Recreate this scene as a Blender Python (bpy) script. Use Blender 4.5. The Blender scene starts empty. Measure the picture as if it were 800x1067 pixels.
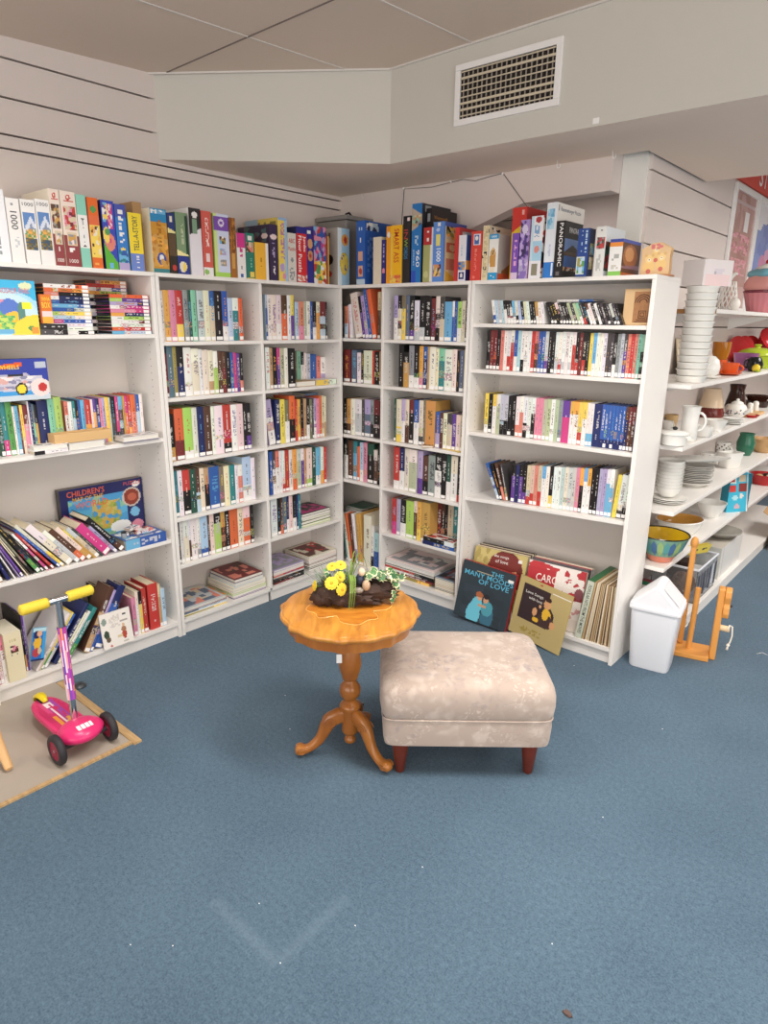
import bpy, bmesh, math, random
from mathutils import Vector, Matrix, Euler
PI=math.pi; R=math.radians
C=bpy.context.scene.collection
# ------------------------------------------------------------------ camera
CAM=dict(loc=(3.1621,-3.2289,1.5962),yaw=.7106,pit=.2782,rol=.0125,f=692.81)
def cam_axes():
    cy,sy=math.cos(CAM['yaw']),math.sin(CAM['yaw']);cp,sp=math.cos(CAM['pit']),math.sin(CAM['pit'])
    f=Vector((-sy*cp,cy*cp,-sp));r=Vector((cy,sy,0));u=r.cross(f);c,s=math.cos(CAM['rol']),math.sin(CAM['rol'])
    return c*r+s*u,-s*r+c*u,f
RX,UP,FW=cam_axes();CL=Vector(CAM['loc']);FL=CAM['f']
def at(u,v,ax,val):            # the point of the plane x, y or z = val that the photograph shows at u, v
    d=FW+RX*((u-400)/FL)-UP*((v-533.5)/FL);k='xyz'.index(ax)
    return CL+d*((val-CL[k])/d[k])
cd=bpy.data.cameras.new('camera');co=bpy.data.objects.new('camera',cd);C.objects.link(co)
cd.sensor_fit='VERTICAL';cd.sensor_height=36;cd.lens=FL*36/1067;cd.clip_start=.05;cd.clip_end=60
co.matrix_world=Matrix(((RX.x,UP.x,-FW.x,CL.x),(RX.y,UP.y,-FW.y,CL.y),(RX.z,UP.z,-FW.z,CL.z),(0,0,0,1)))
bpy.context.scene.camera=co
# ------------------------------------------------------------------ colours and materials
def lin(h):
    if isinstance(h,str):
        h=h.lstrip('#');h=tuple(int(h[i:i+2],16)/255 for i in (0,2,4))
    return tuple((c/12.92 if c<=.04045 else ((c+.055)/1.055)**2.4) for c in h)
PAL=dict(w=('white','ece8e4'),c=('cream','e6dcc2'),g=('grey','8f9397'),lg=('silver','c4c8cb'),k=('black','1d1b1d'),ch=('charcoal','4a4648'),
 r=('red','c8322b'),ma=('maroon','7a2a2c'),o=('orange','e8662a'),am=('amber','f0a52e'),y=('yellow','f2cf33'),gn=('green','4e9a48'),dg=('forest','23523f'),
 lm=('lime','a9cf52'),ol=('olive','9a9440'),mt=('mint','7cc4a4'),t=('teal','1f8388'),b=('blue','2c5cae'),nb=('navy','232c63'),sk=('sky','62b2dc'),
 lb=('pale-blue','b4cfe2'),p=('purple','68409a'),lv=('lavender','b3a2cf'),pk=('pink','e58aa6'),mg=('magenta','d63486'),br=('brown','5d3b2b'),tn=('tan','c39a68'),
 be=('beige','d6c3a2'),co=('coral','e3806a'),sg=('sage','b7bf9a'),oc=('ochre','cf9a3c'),kh=('khaki','7c765a'),pp=('blush','ecd2d0'),sl=('slate','5b7089'))
def pc(k):                 # printed inks and papers: a little greyer than pure
    c=lin(PAL[k][1]) if k in PAL else lin(k);l=.2126*c[0]+.7152*c[1]+.0722*c[2]
    return tuple(l+(x-l)*.86 for x in c) if k in PAL else c
def mat(name,col,rough=.5,metal=0.,noise=0.,scale=30.,bump=0.,spec=.5,coat=0.,trans=0.,stretch=None,ior=1.45):
    m=bpy.data.materials.new(name);m.use_nodes=True;nt=m.node_tree;b=nt.nodes['Principled BSDF']
    c=pc(col);b.inputs['Base Color'].default_value=(*c,1);b.inputs['Roughness'].default_value=rough;b.inputs['Metallic'].default_value=metal
    b.inputs['Specular IOR Level'].default_value=spec;b.inputs['Coat Weight'].default_value=coat;b.inputs['Transmission Weight'].default_value=trans;b.inputs['IOR'].default_value=ior
    if noise or bump:
        tc=nt.nodes.new('ShaderNodeTexCoord');no=nt.nodes.new('ShaderNodeTexNoise');no.inputs['Scale'].default_value=scale;no.inputs['Detail'].default_value=4
        src=tc.outputs['Object']
        if stretch:
            mp=nt.nodes.new('ShaderNodeMapping');mp.inputs['Scale'].default_value=stretch;nt.links.new(src,mp.inputs[0]);src=mp.outputs[0]
        nt.links.new(src,no.inputs['Vector'])
        if noise:
            mx=nt.nodes.new('ShaderNodeMix');mx.data_type='RGBA';mx.inputs[6].default_value=(*[x*(1-noise) for x in c],1);mx.inputs[7].default_value=(*[min(1,x*(1+noise)) for x in c],1)
            nt.links.new(no.outputs['Fac'],mx.inputs[0]);nt.links.new(mx.outputs[2],b.inputs['Base Color'])
        if bump:
            bp=nt.nodes.new('ShaderNodeBump');bp.inputs['Strength'].default_value=bump;bp.inputs['Distance'].default_value=.004
            nt.links.new(no.outputs['Fac'],bp.inputs['Height']);nt.links.new(bp.outputs[0],b.inputs['Normal'])
    return m
def printed(name,rough,coat=0.):        # paper, card and plastic whose printed colours are stored per face
    m=mat(name,'ffffff',rough,coat=coat);nt=m.node_tree;a=nt.nodes.new('ShaderNodeAttribute');a.attribute_name='print'
    nt.links.new(a.outputs['Color'],nt.nodes['Principled BSDF'].inputs['Base Color']);return m
M=dict(print=printed('printed_card',.42),gloss=printed('glossy_print',.22,.2),
 shelf=mat('white_melamine','eae6e1',.38,noise=.02,scale=6),back=mat('white_backing_board','ded6cf',.55,noise=.02,scale=4),
 hole=mat('peg_hole_dark','6b6560',.8),pages=mat('book_paper','dccfb4',.8,noise=.12,scale=120,stretch=(1,.2,.2)),whitepages=mat('white_paper','e6e2d8',.8,noise=.05,scale=100),
 sticker=mat('white_sticker','f4f2f0',.6),wall=mat('wall_paint_white','dcd1cb',.6,noise=.02,scale=3),groove=mat('slat_groove','3a2f2b',.8),
 grey=mat('bulkhead_paint_grey','cdc9c0',.6,noise=.015,scale=2),soffit=mat('soffit_paint','ecdccd',.65,noise=.02,scale=2),ceil=mat('ceiling_sheet','dccbbc',.7,noise=.02,scale=2),
 strip=mat('ceiling_cover_strip','d8d2cc',.6),darkgap=mat('dark_gap','241f1d',.9),white=mat('white_enamel','efedeb',.3),
 pine=mat('pine_wood','d8964c',.42,noise=.18,scale=9,stretch=(1,1,.12)),honey=None,chrome=mat('chrome','d9dadd',.12,1.),black=mat('black_rubber','222022',.7,noise=.1,scale=60),
 tag=mat('blank_tag','f1efec',.6))
# ------------------------------------------------------------------ mesh builder
class MB:
    def __init__(s): s.v=[];s.f=[];s.c=[]
    def face(s,pts,col=(1,1,1)):
        n=len(s.v);s.v.extend(pts);s.f.append(tuple(range(n,n+len(pts))));s.c.append(col)
    def box(s,x0,x1,y0,y1,z0,z1,col=(1,1,1),skip=''):
        n=len(s.v);s.v.extend([(x0,y0,z0),(x1,y0,z0),(x1,y1,z0),(x0,y1,z0),(x0,y0,z1),(x1,y0,z1),(x1,y1,z1),(x0,y1,z1)])
        for k,q in dict(b=(0,3,2,1),t=(4,5,6,7),f=(0,1,5,4),r=(1,2,6,5),k=(2,3,7,6),l=(3,0,4,7)).items():
            if k in skip: continue
            s.f.append(tuple(n+i for i in q));s.c.append(col)
        return s
    def grid(s,o,du,dv,nu,nv,fn):     # nu x nv cells from corner o along du, dv; fn(u, v) gives each cell its printed colour
        n=len(s.v);o=Vector(o);du=Vector(du);dv=Vector(dv)
        for j in range(nv+1):
            for i in range(nu+1): s.v.append(tuple(o+du*(i/nu)+dv*(j/nv)))
        for j in range(nv):
            for i in range(nu):
                a=n+j*(nu+1)+i;s.f.append((a,a+1,a+nu+2,a+nu+1));s.c.append(fn((i+.5)/nu,(j+.5)/nv))
        return s
    def rings(s,rs,col=(1,1,1),cap=True,close=True):   # skin a list of equally long rings
        n=len(s.v);k=len(rs[0])
        for r in rs: s.v.extend([tuple(p) for p in r])
        for j in range(len(rs)-1):
            for i in range(k if close else k-1):
                a=n+j*k+i;b=n+j*k+(i+1)%k;s.f.append((a,b,b+k,a+k));s.c.append(col)
        if cap:
            s.f.append(tuple(n+i for i in reversed(range(k))));s.c.append(col)
            m=n+(len(rs)-1)*k;s.f.append(tuple(m+i for i in range(k)));s.c.append(col)
        return s
    def lathe(s,prof,n=28,c=(0,0,0),mod=None,col=(1,1,1),cap=True):   # prof = (radius, z) pairs
        rs=[]
        for r,z in prof:
            rs.append([(c[0]+(r*(mod(2*PI*i/n) if mod else 1))*math.cos(2*PI*i/n),c[1]+(r*(mod(2*PI*i/n) if mod else 1))*math.sin(2*PI*i/n),c[2]+z) for i in range(n)])
        return s.rings(rs,col,cap)
    def tube(s,pts,rad,n=10,col=(1,1,1),flat=1.):
        pts=[Vector(p) for p in pts];rs=[];ref=None
        for i,p in enumerate(pts):
            d=(pts[min(i+1,len(pts)-1)]-pts[max(i-1,0)]).normalized()
            if ref is None:
                ref=Vector((0,0,1)) if abs(d.z)<.9 else Vector((1,0,0))
            a=d.cross(ref).normalized();b=a.cross(d).normalized();ref=b
            r=rad[i] if hasattr(rad,'__len__') else rad
            rs.append([p+a*(r*math.cos(2*PI*k/n))+b*(r*flat*math.sin(2*PI*k/n)) for k in range(n)])
        return s.rings(rs,col)
    def ell(s,c,r,nu=14,nv=9,col=(1,1,1),fn=None):
        rs=[]
        for j in range(nv+1):
            t=-PI/2+PI*j/nv;t=max(-PI/2+.02,min(PI/2-.02,t));ring=[]
            for i in range(nu):
                p=Vector((math.cos(t)*math.cos(2*PI*i/nu),math.cos(t)*math.sin(2*PI*i/nu),math.sin(t)));k=fn(p) if fn else 1
                ring.append((c[0]+r[0]*p.x*k,c[1]+r[1]*p.y*k,c[2]+r[2]*p.z*k))
            rs.append(ring)
        return s.rings(rs,col)
    def build(s,name,m,parent=None,smooth=False,loc=None,rot=None):
        me=bpy.data.meshes.new(name);me.from_pydata(s.v,[],s.f);me.update()
        if m in (M['print'],M['gloss']):
            a=me.attributes.new('print','FLOAT_COLOR','FACE');buf=[]
            for c in s.c: buf.extend((c[0],c[1],c[2],1.))
            a.data.foreach_set('color',buf)
        me.materials.append(m)
        if smooth:
            for p in me.polygons: p.use_smooth=True
            if smooth!=1: me.set_sharp_from_angle(angle=R(smooth))
        o=bpy.data.objects.new(name,me);C.objects.link(o)
        if parent: o.parent=parent
        if loc: o.location=loc
        if rot: o.rotation_euler=rot
        return o
def BX(*a): return MB().box(*a)
LABELS={}
def tag(o,label,cat,group=None):
    o['label']=label;o['category']=cat
    if group:o['group']=group
    return o
def thing(name,label,cat,loc=(0,0,0),rz=0.,group=None,rot=None):
    o=bpy.data.objects.new(name,None);C.objects.link(o);o.location=loc;o.rotation_euler=rot or (0,0,rz);o.empty_display_size=.05
    return tag(o,label,cat,group)
def struct(name,mb,m,smooth=False):
    o=mb.build(name,m,None,smooth);o['kind']='structure';return o
def bevel(o,w=.003,seg=2):
    b=o.modifiers.new('edge_rounding','BEVEL');b.width=w;b.segments=seg;b.limit_method='ANGLE';return o
def subd(o,l=2):
    b=o.modifiers.new('smoothing','SUBSURF');b.levels=l;b.render_levels=l
    for p in o.data.polygons:p.use_smooth=True
    return o
_tm={}
def txtmat(col):
    if col not in _tm: _tm[col]=mat('print_ink_'+str(len(_tm)),col,.5)
    return _tm[col]
def lettering(s,col,parent,origin,xd,yd,L=None,H=None,name='lettering',bold=0.):
    """words as flat letters: origin = lower left, xd / yd = reading and up directions, L / H = length and height in metres"""
    cu=bpy.data.curves.new(name,'FONT');cu.body=s;cu.size=1;cu.offset=bold;cu.resolution_u=2
    t=bpy.data.objects.new(name,cu);C.objects.link(t);bpy.context.view_layer.update()
    me=bpy.data.meshes.new_from_object(t.evaluated_get(bpy.context.evaluated_depsgraph_get()));me.name=name
    bpy.data.objects.remove(t);bpy.data.curves.remove(cu)
    xs=[v.co.x for v in me.vertices];ys=[v.co.y for v in me.vertices]
    w=max(xs)-min(xs);h=max(ys)-min(ys);kx=(L/w) if L else None;ky=(H/h) if H else kx;kx=kx or ky
    o=Vector(origin);xd=Vector(xd).normalized();yd=Vector(yd).normalized()
    for v in me.vertices:
        v.co=o+xd*((v.co.x-min(xs))*kx)+yd*((v.co.y-min(ys))*ky)
    me.materials.clear();me.materials.append(txtmat(col));ob=bpy.data.objects.new(name,me);C.objects.link(ob);ob.parent=parent;return ob
# ------------------------------------------------------------------ the setting
CZ=2.69;SZ=2.34
def noise_floor():
    m=mat('blue_carpet','4f6d88',.95,spec=.1);nt=m.node_tree;N=nt.nodes.new;L=nt.links.new;b=nt.nodes['Principled BSDF']
    tc=N('ShaderNodeTexCoord');n1=N('ShaderNodeTexNoise');n1.inputs['Scale'].default_value=190;n1.inputs['Detail'].default_value=3
    n2=N('ShaderNodeTexNoise');n2.inputs['Scale'].default_value=2.2;n2.inputs['Detail'].default_value=5
    n3=N('ShaderNodeTexNoise');n3.inputs['Scale'].default_value=70;n3.inputs['Detail'].default_value=2
    for n in (n1,n2,n3): L(tc.outputs['Object'],n.inputs['Vector'])
    r=N('ShaderNodeValToRGB');r.color_ramp.elements[0].position=.34;r.color_ramp.elements[1].position=.69
    r.color_ramp.elements[0].color=(*lin('415566'),1);r.color_ramp.elements[1].color=(*lin('5e7587'),1)
    ad=N('ShaderNodeMath');ad.operation='MULTIPLY_ADD';ad.inputs[1].default_value=.65;L(n1.outputs['Fac'],ad.inputs[0])
    m3=N('ShaderNodeMath');m3.operation='MULTIPLY';m3.inputs[1].default_value=.35;L(n3.outputs['Fac'],m3.inputs[0]);L(m3.outputs[0],ad.inputs[2])
    L(ad.outputs[0],r.inputs[0])
    mx=N('ShaderNodeMix');mx.data_type='RGBA';mx.blend_type='MULTIPLY';mx.inputs[0].default_value=1
    r2=N('ShaderNodeValToRGB');r2.color_ramp.elements[0].position=.3;r2.color_ramp.elements[0].color=(.88,.88,.89,1);r2.color_ramp.elements[1].position=.7;r2.color_ramp.elements[1].color=(1.08,1.07,1.05,1)
    L(n2.outputs['Fac'],r2.inputs[0]);L(r.outputs[0],mx.inputs[6]);L(r2.outputs[0],mx.inputs[7])
    # a worn pale chevron where something heavy once stood, in floor coordinates
    acc=None
    def math_(op,a,b_=None):
        n=N('ShaderNodeMath');n.operation=op
        for k,v in enumerate((a,b_)):
            if v is None: continue
            if isinstance(v,(int,float)): n.inputs[k].default_value=v
            else: L(v,n.inputs[k])
        return n.outputs[0]
    pa,pb,pd=[at(u,v,'z',0) for u,v in ((222,938),(289,1004),(362,934))]
    for p,q in ((pa,pb),(pb,pd)):
        d=q-p;sp=N('ShaderNodeSeparateXYZ');mp=N('ShaderNodeMapping');mp.vector_type='TEXTURE';mp.inputs['Location'].default_value=(p.x,p.y,0);mp.inputs['Rotation'].default_value=(0,0,math.atan2(d.y,d.x))
        L(tc.outputs['Object'],mp.inputs[0]);L(mp.outputs[0],sp.inputs[0])
        s1=math_('MULTIPLY',math_('GREATER_THAN',sp.outputs[0],0.),math_('LESS_THAN',sp.outputs[0],d.length))
        s2=N('ShaderNodeMapRange');s2.inputs['From Min'].default_value=.028;s2.inputs['From Max'].default_value=.004;L(math_('ABSOLUTE',sp.outputs[1]),s2.inputs['Value'])
        k=math_('MULTIPLY',s1,s2.outputs[0]);acc=k if acc is None else math_('MAXIMUM',acc,k)
    wr=N('ShaderNodeMix');wr.data_type='RGBA';wr.inputs[7].default_value=(*lin('8396a3'),1);L(math_('MULTIPLY',acc,math_('MULTIPLY',n2.outputs['Fac'],.26)),wr.inputs[0]);L(mx.outputs[2],wr.inputs[6])
    L(wr.outputs[2],b.inputs['Base Color'])
    bp=N('ShaderNodeBump');bp.inputs['Strength'].default_value=.5;bp.inputs['Distance'].default_value=.004;L(ad.outputs[0],bp.inputs['Height']);L(bp.outputs[0],b.inputs['Normal'])
    b.inputs['Sheen Weight'].default_value=.15
    return m
carpet=noise_floor()
struct('floor',MB().box(-.15,7,-7,5,-.05,0),carpet)
def cz(x,y): return 2.703+.045*(y+1.27)+.012*x
b=MB();q=[(-.15,-7),(7,-7),(7,5),(-.15,5)];b.rings([[(x,y,cz(x,y)) for x,y in q],[(x,y,cz(x,y)+.05) for x,y in q]]);struct('ceiling',b,M['ceil'])
WH=3.1
# left wall: boards with dark joints over a backing
w=MB()
zs=[0,1.0,1.75,2.262,2.315,2.452,2.596,3.05]
for a,b in zip(zs,zs[1:]): w.box(-.02,0,-7,0,a+(.004 if a else 0),b-.004)
struct('wall_left',w,M['wall'])
struct('trim_1',BX(-.05,-.021,-7,0,0,WH),M['groove'])
# back wall: solid by the corner, then a wide opening with a cut-off upper corner
P=[(-.05,0),(.955,0),(.955,2.08),(1.288,2.185),(1.744,2.195),(1.744,WH),(-.05,WH)]
w=MB();fr=[(x,0,z) for x,z in P];bk=[(x,.1,z) for x,z in P];w.face(fr);w.face(bk[::-1])
for i in range(len(P)):
    j=(i+1)%len(P);w.face([fr[j],fr[i],bk[i],bk[j]])
struct('wall_back',w,M['wall'])
struct('wall_low',BX(.956,1.74,.0,.1,0,1.55),M['wall'])
# dropped bulkhead across the corner
b=MB();q=[(-.02,-1.27),(.825,-.5),(7,-.5),(7,.86),(1.9,.86),(1.9,0),(-.02,0)]
lo=[(x,y,SZ) for x,y in q];hi=[(x,y,WH) for x,y in q];
b.face([lo[0],lo[1],hi[1],hi[0]]);b.face([lo[1],lo[2],hi[2],hi[1]]);b.face([lo[3],lo[4],hi[4],hi[3]])
struct('wall_bulkhead',b,M['grey'])
b=MB();b.face(lo[::-1]);struct('ceiling_soffit',b,M['soffit'])
# the slatted partition that carries the crockery shelves
w=MB()
zz=[0,.35,.65,.98,1.28,1.59,1.80,1.97,2.125,2.285,WH]
for a,c in zip(zz,zz[1:]): w.box(1.862,1.88,.12,4.2,a+.004,c-.004)
struct('wall_partition',w,M['wall'])
struct('trim_9',MB().box(1.745,1.862,.101,.2,0,WH),mat('partition_end_paint','ebeae4',.5,noise=.02,scale=4))
struct('trim_2',BX(1.845,1.861,.21,4.2,0,WH),M['groove'])
# the room beyond the opening, and the rest of the shop
struct('wall_far',BX(-.15,7,4.2,4.3,0,WH),M['wall'])
struct('wall_right',BX(6.9,7,-7,4.3,0,WH),M['wall'])
struct('wall_front',BX(-.15,7,-7,-6.9,0,WH),M['wall'])
struct('wall_recess',BX(-.15,1.745,1.5,1.55,0,WH),M['wall'])
b=MB()
for k in range(5): b.box(.1,.95+.16*0,.86+.05*k,.9+.05*k,2.02+.065*k,2.07+.065*k)
o=b.build('slatted_blind',mat('dark_slats','4d423c',.7,noise=.2,scale=8));tag(o,'dark slatted blind hanging beyond the opening above the bookcases','blind')
# ceiling sheets: pale cover strips and one dark joint
CC=2.715
y1=at(262,36,'z',CC).y;x1=at(272,43,'z',CC).x;x2=at(440,27,'z',CC).x
def cstrip(x0,x1_,ya,yb,t): return MB().rings([[(x,y,cz(x,y)-t) for x,y in ((x0,ya),(x1_,ya),(x1_,yb),(x0,yb))],[(x,y,cz(x,y)+.001) for x,y in ((x0,ya),(x1_,ya),(x1_,yb),(x0,yb))]])
struct('trim_3',cstrip(-.0,6,y1-.003,y1+.003,.003),mat('dark_joint','7d7069',.8))
struct('trim_4',cstrip(x1-.003,x1+.003,-6,-.5,.003),M['strip'])
struct('trim_5',cstrip(x2-.003,x2+.003,-6,-.5,.003),M['strip'])
t=MB();a0,a1,a2,a3=(0,-1.282),(.825,-.512),(.822,-.509),(0,-1.276)
t.rings([[(x,y,cz(x,y)-.008) for x,y in (a0,a1,a2,a3)],[(x,y,cz(x,y)+.001) for x,y in (a0,a1,a2,a3)]])
t2=cstrip(.825,6.5,-.511,-.5,.008);n=len(t.v);t.v+=t2.v;t.f+=[tuple(n+k for k in f) for f in t2.f];t.c+=t2.c
struct('trim_6',t,M['strip'])
# ------------------------------------------------------------------ lights: fluorescent troffers in the ceiling, and one added lamp beyond the opening
def lamp(x,y,sx,sy,e,z=CZ-.03,spread=165,col=(1,.96,.91)):
    l=bpy.data.lights.new('fluorescent','AREA');l.shape='RECTANGLE';l.size=sx;l.size_y=sy;l.energy=e;l.color=col;l.spread=R(spread)
    o=bpy.data.objects.new('fluorescent',l);C.objects.link(o);o.location=(x,y,z);return o
for x,y,e in ((1.5,-2.4,21),(2.9,-1.5,40),(4.6,-2.6,7)):
    lamp(x,y,1.2,.3,e,2.58,150)
lamp(3.8,1.8,1.2,1.2,62,2.6);lamp(1.0,.8,.8,.5,7,2.55,col=(1,.9,.84))  # the small warm one is added to brighten the wall beyond the opening
# unseen fill lights added behind the camera and at the side to lift the walls
def fill_panel(loc,rot,sx,sy,e,col):
    l=bpy.data.lights.new('wall_fill_light','AREA');l.shape='RECTANGLE';l.size=sx;l.size_y=sy;l.energy=e;l.color=col
    o=bpy.data.objects.new('wall_fill_light',l);C.objects.link(o);o.location=loc;o.rotation_euler=rot;return o
fill_panel((3.4,-6.8,1.45),(R(90),0,0),5.5,2.3,120,(1,.975,.94))
fill_panel((6.8,-2.4,1.45),(R(90),0,R(90)),5.5,2.3,100,(1,.975,.94))
wd=bpy.data.worlds.new('world');bpy.context.scene.world=wd;wd.use_nodes=True
wd.node_tree.nodes['Background'].inputs[0].default_value=(.9,.95,1,1);wd.node_tree.nodes['Background'].inputs[1].default_value=.1
vs=bpy.context.scene.view_settings;vs.view_transform='Standard';vs.look='None';vs.gamma=1;vs.use_curve_mapping=False;vs.exposure=.17
# ------------------------------------------------------------------ air grille in the bulkhead
vt=thing('air_vent','white framed air conditioning grille set in the grey bulkhead','vent',(1.46,-.5,2.56))
g=MB()
g.box(-.255,.255,-.012,0,.095,.12).box(-.255,.255,-.012,0,-.12,-.095).box(-.255,-.228,-.012,0,-.095,.095).box(.228,.255,-.012,0,-.095,.095)
bevel(g.build('frame',M['white'],vt),.002)
MB().box(-.228,.228,-.001,.0,-.095,.095).build('dark_duct',M['darkgap'],vt)
g=MB()
for i in range(8):
    z=-.084+i*.0245;h=.0045 if i not in (1,2,6) else .009;g.box(-.227,.227,-.011,-.007,z-h/2,z+h/2)
g.build('louvres',mat('louvre_cream','cfc3ac',.5),vt)
g=MB()
for i in range(19): x=-.213+i*.0237;g.box(x-.002,x+.002,-.006,-.0012,-.094,.094)
g.build('vanes',mat('vane_grey','a89c8e',.5),vt)
# ------------------------------------------------------------------ bookcases
H=1.8;T=.018
def holes(x0,x1,side,zs0,zs1):      # two columns of peg holes on an inner face at local x
    m=MB()
    for y in (x0,x1):
        z=zs0
        while z<zs1:
            pts=[(side,y+.0028*math.cos(a*PI/3),z+.0028*math.sin(a*PI/3)) for a in range(6)];m.face(pts);z+=.032
    return m
def bookcase(label,loc,rz,W,panels,shelves,D=.296,tilt=None,skip=()):
    """local x along the shelves, y from the front (0) to the back, z up; panels = x positions of uprights' left faces"""
    t=thing('bookcase',label,'bookcase',loc,rz)
    for i,x in enumerate(panels):
        nm='divider' if 0<i<len(panels)-1 else 'side_panel'
        bevel(BX(x,x+T,.0 if nm=='side_panel' else .004,D,0 if nm=='side_panel' else .085,H-T).build(nm,M['shelf'],t),.0012,1)
        hm=MB()
        if i>0: hm=holes(.06,D-.06,x-.0006,.2,H-.1)
        if i<len(panels)-1:
            h2=holes(.06,D-.06,x+T+.0006,.2,H-.1);n=len(hm.v);hm.v+=h2.v;hm.f+=[tuple(n+k for k in f) for f in h2.f];hm.c+=h2.c
        hm.build('peg_holes',M['hole'],t)['kind']='stuff'
    bevel(BX(0,W,-.002,D,H-T,H).build('top_board',M['shelf'],t),.0012,1)
    BX(T,W-T,D-.006,D,.02,H-T).build('back_panel',M['back'],t)
    for a,b in zip(panels,panels[1:]):
        for k,z in enumerate(shelves):
            if a in skip and k==len(shelves)-1: continue
            o=bevel(BX(a+T,b,.006,D-.006,z,z+T).build('shelf',M['shelf'],t),.0012,1)
            if tilt and k==tilt[0]:
                for v in o.data.vertices: v.co.z+=tilt[1]+(tilt[2]-tilt[1])*(v.co.x/W)
        BX(a+T,b,.004,D-.006,.067,.085).build('base_shelf',M['shelf'],t)
        BX(a+T,b,.022,.038,0,.067).build('kickboard',M['shelf'],t)
    return t
L90=PI/2
bookcase('white bookcase with few shelves behind the pink scooter',(.3,-2.412,0),L90,.903,[0,.885],[1.512,1.03,.518])
bookcase('tall white double bookcase on the boarded wall, full of upright novels',(.3,-1.506,0),L90,1.203,[0,.594,1.185],[1.477,1.215,.904,.616,.366])
bookcase('tall white double bookcase against the end wall, running into the corner',(0,-.3,0),0,1.196,[0,.6,1.178],[1.484,1.225,.908,.624,.340],skip=(0,))
bookcase('white bookcase of film cases and records beside the waste bin',(1.2,-.3,0),0,.91,[0,.892],[1.577,1.351,1.028,.684],tilt=(3,-.012,.027))
# ------------------------------------------------------------------ rows of books
class Fr:      # a shelf front: 'L' = along the boarded wall (plane x), 'B' = along the end wall (plane y)
    def __init__(s,k,pl): s.k=k;s.pl=pl;s.rz=PI/2 if k in 'LR' else 0.
    def p(s,a,d,z): return Vector((s.pl-d,a,z)) if s.k in 'LR' else Vector((a,s.pl+d,z))
    def s_at(s,u,z,d=0.):       # position along the shelf seen at pixel column u
        o=s.p(0,d,z)-CL;e=s.p(1,d,z)-s.p(0,d,z);k=(u-400)/FL
        return (k*o.dot(FW)-o.dot(RX))/(e.dot(RX)-k*e.dot(FW))
    def z_at(s,a,v,d=0.):
        o=s.p(a,d,0)-CL;e=Vector((0,0,1));k=(533.5-v)/FL
        return (k*o.dot(FW)-o.dot(UP))/(e.dot(UP)-k*e.dot(FW))
rng=random.Random(7)
def lum(c): return .2126*c[0]+.7152*c[1]+.0722*c[2]
def spine_fn(k1,k2,rg,split=None,nx=7,ny=44):
    c1=pc(k1);c2=pc(k2) if k2 else None;split=split if split is not None else rg.choice((.3,.36,.62,.7))
    ink=pc('k' if lum(c1)>.25 else 'w') if rg.random()<.7 else pc(rg.choice(['r','nb','br','p'] if lum(c1)>.25 else ['y','c','am','sk']))
    cells={};a=rg.randint(15,21);b=rg.randint(32,39);lo,hi_=rg.choice(((3,3),(3,3),(2,4),(3,4),(2,5)))
    for j in range(a,b+1):
        if rg.random()<.14: continue
        for i in range(lo,hi_+1):
            if rg.random()<.58: cells[i,j]=ink
    for j in range(6,rg.randint(8,13)):
        if rg.random()<.6: cells[3,j]=ink
    if rg.random()<.3:
        pk=[pc(rg.choice(list(PAL))) for _ in range(3)];p0=rg.randint(8,14)
        for j in range(p0,p0+rg.randint(4,8)):
            for i in range(7): cells[i,j]=pk[rg.randrange(3)] if rg.random()<.8 else c1
    v1=tuple(min(1,x*(.9+.2*rg.random())) for x in c1)
    def fn(u,v):
        i,j=int(u*nx),int(v*ny)
        if (i,j) in cells: return tuple(.62*x+.38*y for x,y in zip(cells[i,j],c1))
        if c2 and v<split: return c2
        return v1
    return fn
def book_mesh(w,h,d,k1,k2,rg,ox=0.,split=None,kind='book'):
    m=MB();c1=pc(k1);e=.0018;t=min(.0022,w*.18);bul=.0016 if kind=='book' and w>.012 else .0002
    fn=spine_fn(k1,k2,rg,split);nx,ny=7,44
    n=len(m.v)                              # gently rounded printed spine
    for j in range(ny+1):
        for i in range(nx+1):
            u=i/nx;m.v.append((ox+u*w,-bul*(1-(2*u-1)**2)+bul,h*j/ny))
    for j in range(ny):
        for i in range(nx):
            a=n+j*(nx+1)+i;m.f.append((a,a+1,a+nx+2,a+nx+1));m.c.append(fn((i+.5)/nx,(j+.5)/ny))
    m.box(ox,ox+t,bul,d,0,h,c1,'');m.box(ox+w-t,ox+w,bul,d,0,h,c1,'');m.box(ox+t,ox+w-t,bul+.0005,bul+.004,0,h,c1,'')
    pg=MB().box(ox+t+.0001,ox+w-t-.0001,bul+.0042,d-.004,.003,h-.004,(1,1,1))
    return m,pg
PENDING=[]                                   # (object, description, neighbours key, row phrase, ordinal)
ORD='first second third fourth fifth sixth seventh eighth ninth tenth eleventh twelfth thirteenth fourteenth fifteenth sixteenth seventeenth eighteenth nineteenth twentieth'.split()
TENS={20:'twenty',30:'thirty',40:'forty',50:'fifty',60:'sixty'}
def ordn(n):
    if n<=20:return ORD[n-1]
    t,u=divmod(n,10);return (TENS[t*10]+'-'+ORD[u-1]) if u else TENS[t*10][:-1]+'ieth'
def cname(k1,k2):
    a=PAL[k1][0];b=PAL[k2][0] if k2 else None
    return a if not b or a==b else a+' and '+b
BAYS={'L':((-1.4875,-.9125),(-.8935,-.3215),(-2.3935,-1.5275)),'B':((.0185,.5995),(.6185,1.1775),(1.2185,2.0915))}
SHZ={('L',0):(.366,.616,.904,1.215,1.477,1.782),('L',1):(.366,.616,.904,1.215,1.477,1.782),('L',2):(.518,1.03,1.512,1.782),('B',0):(.624,.908,1.225,1.484,1.782),('B',1):(.34,.624,.908,1.225,1.484,1.782),('B',2):(.67,1.028,1.351,1.577,1.782)}
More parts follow.
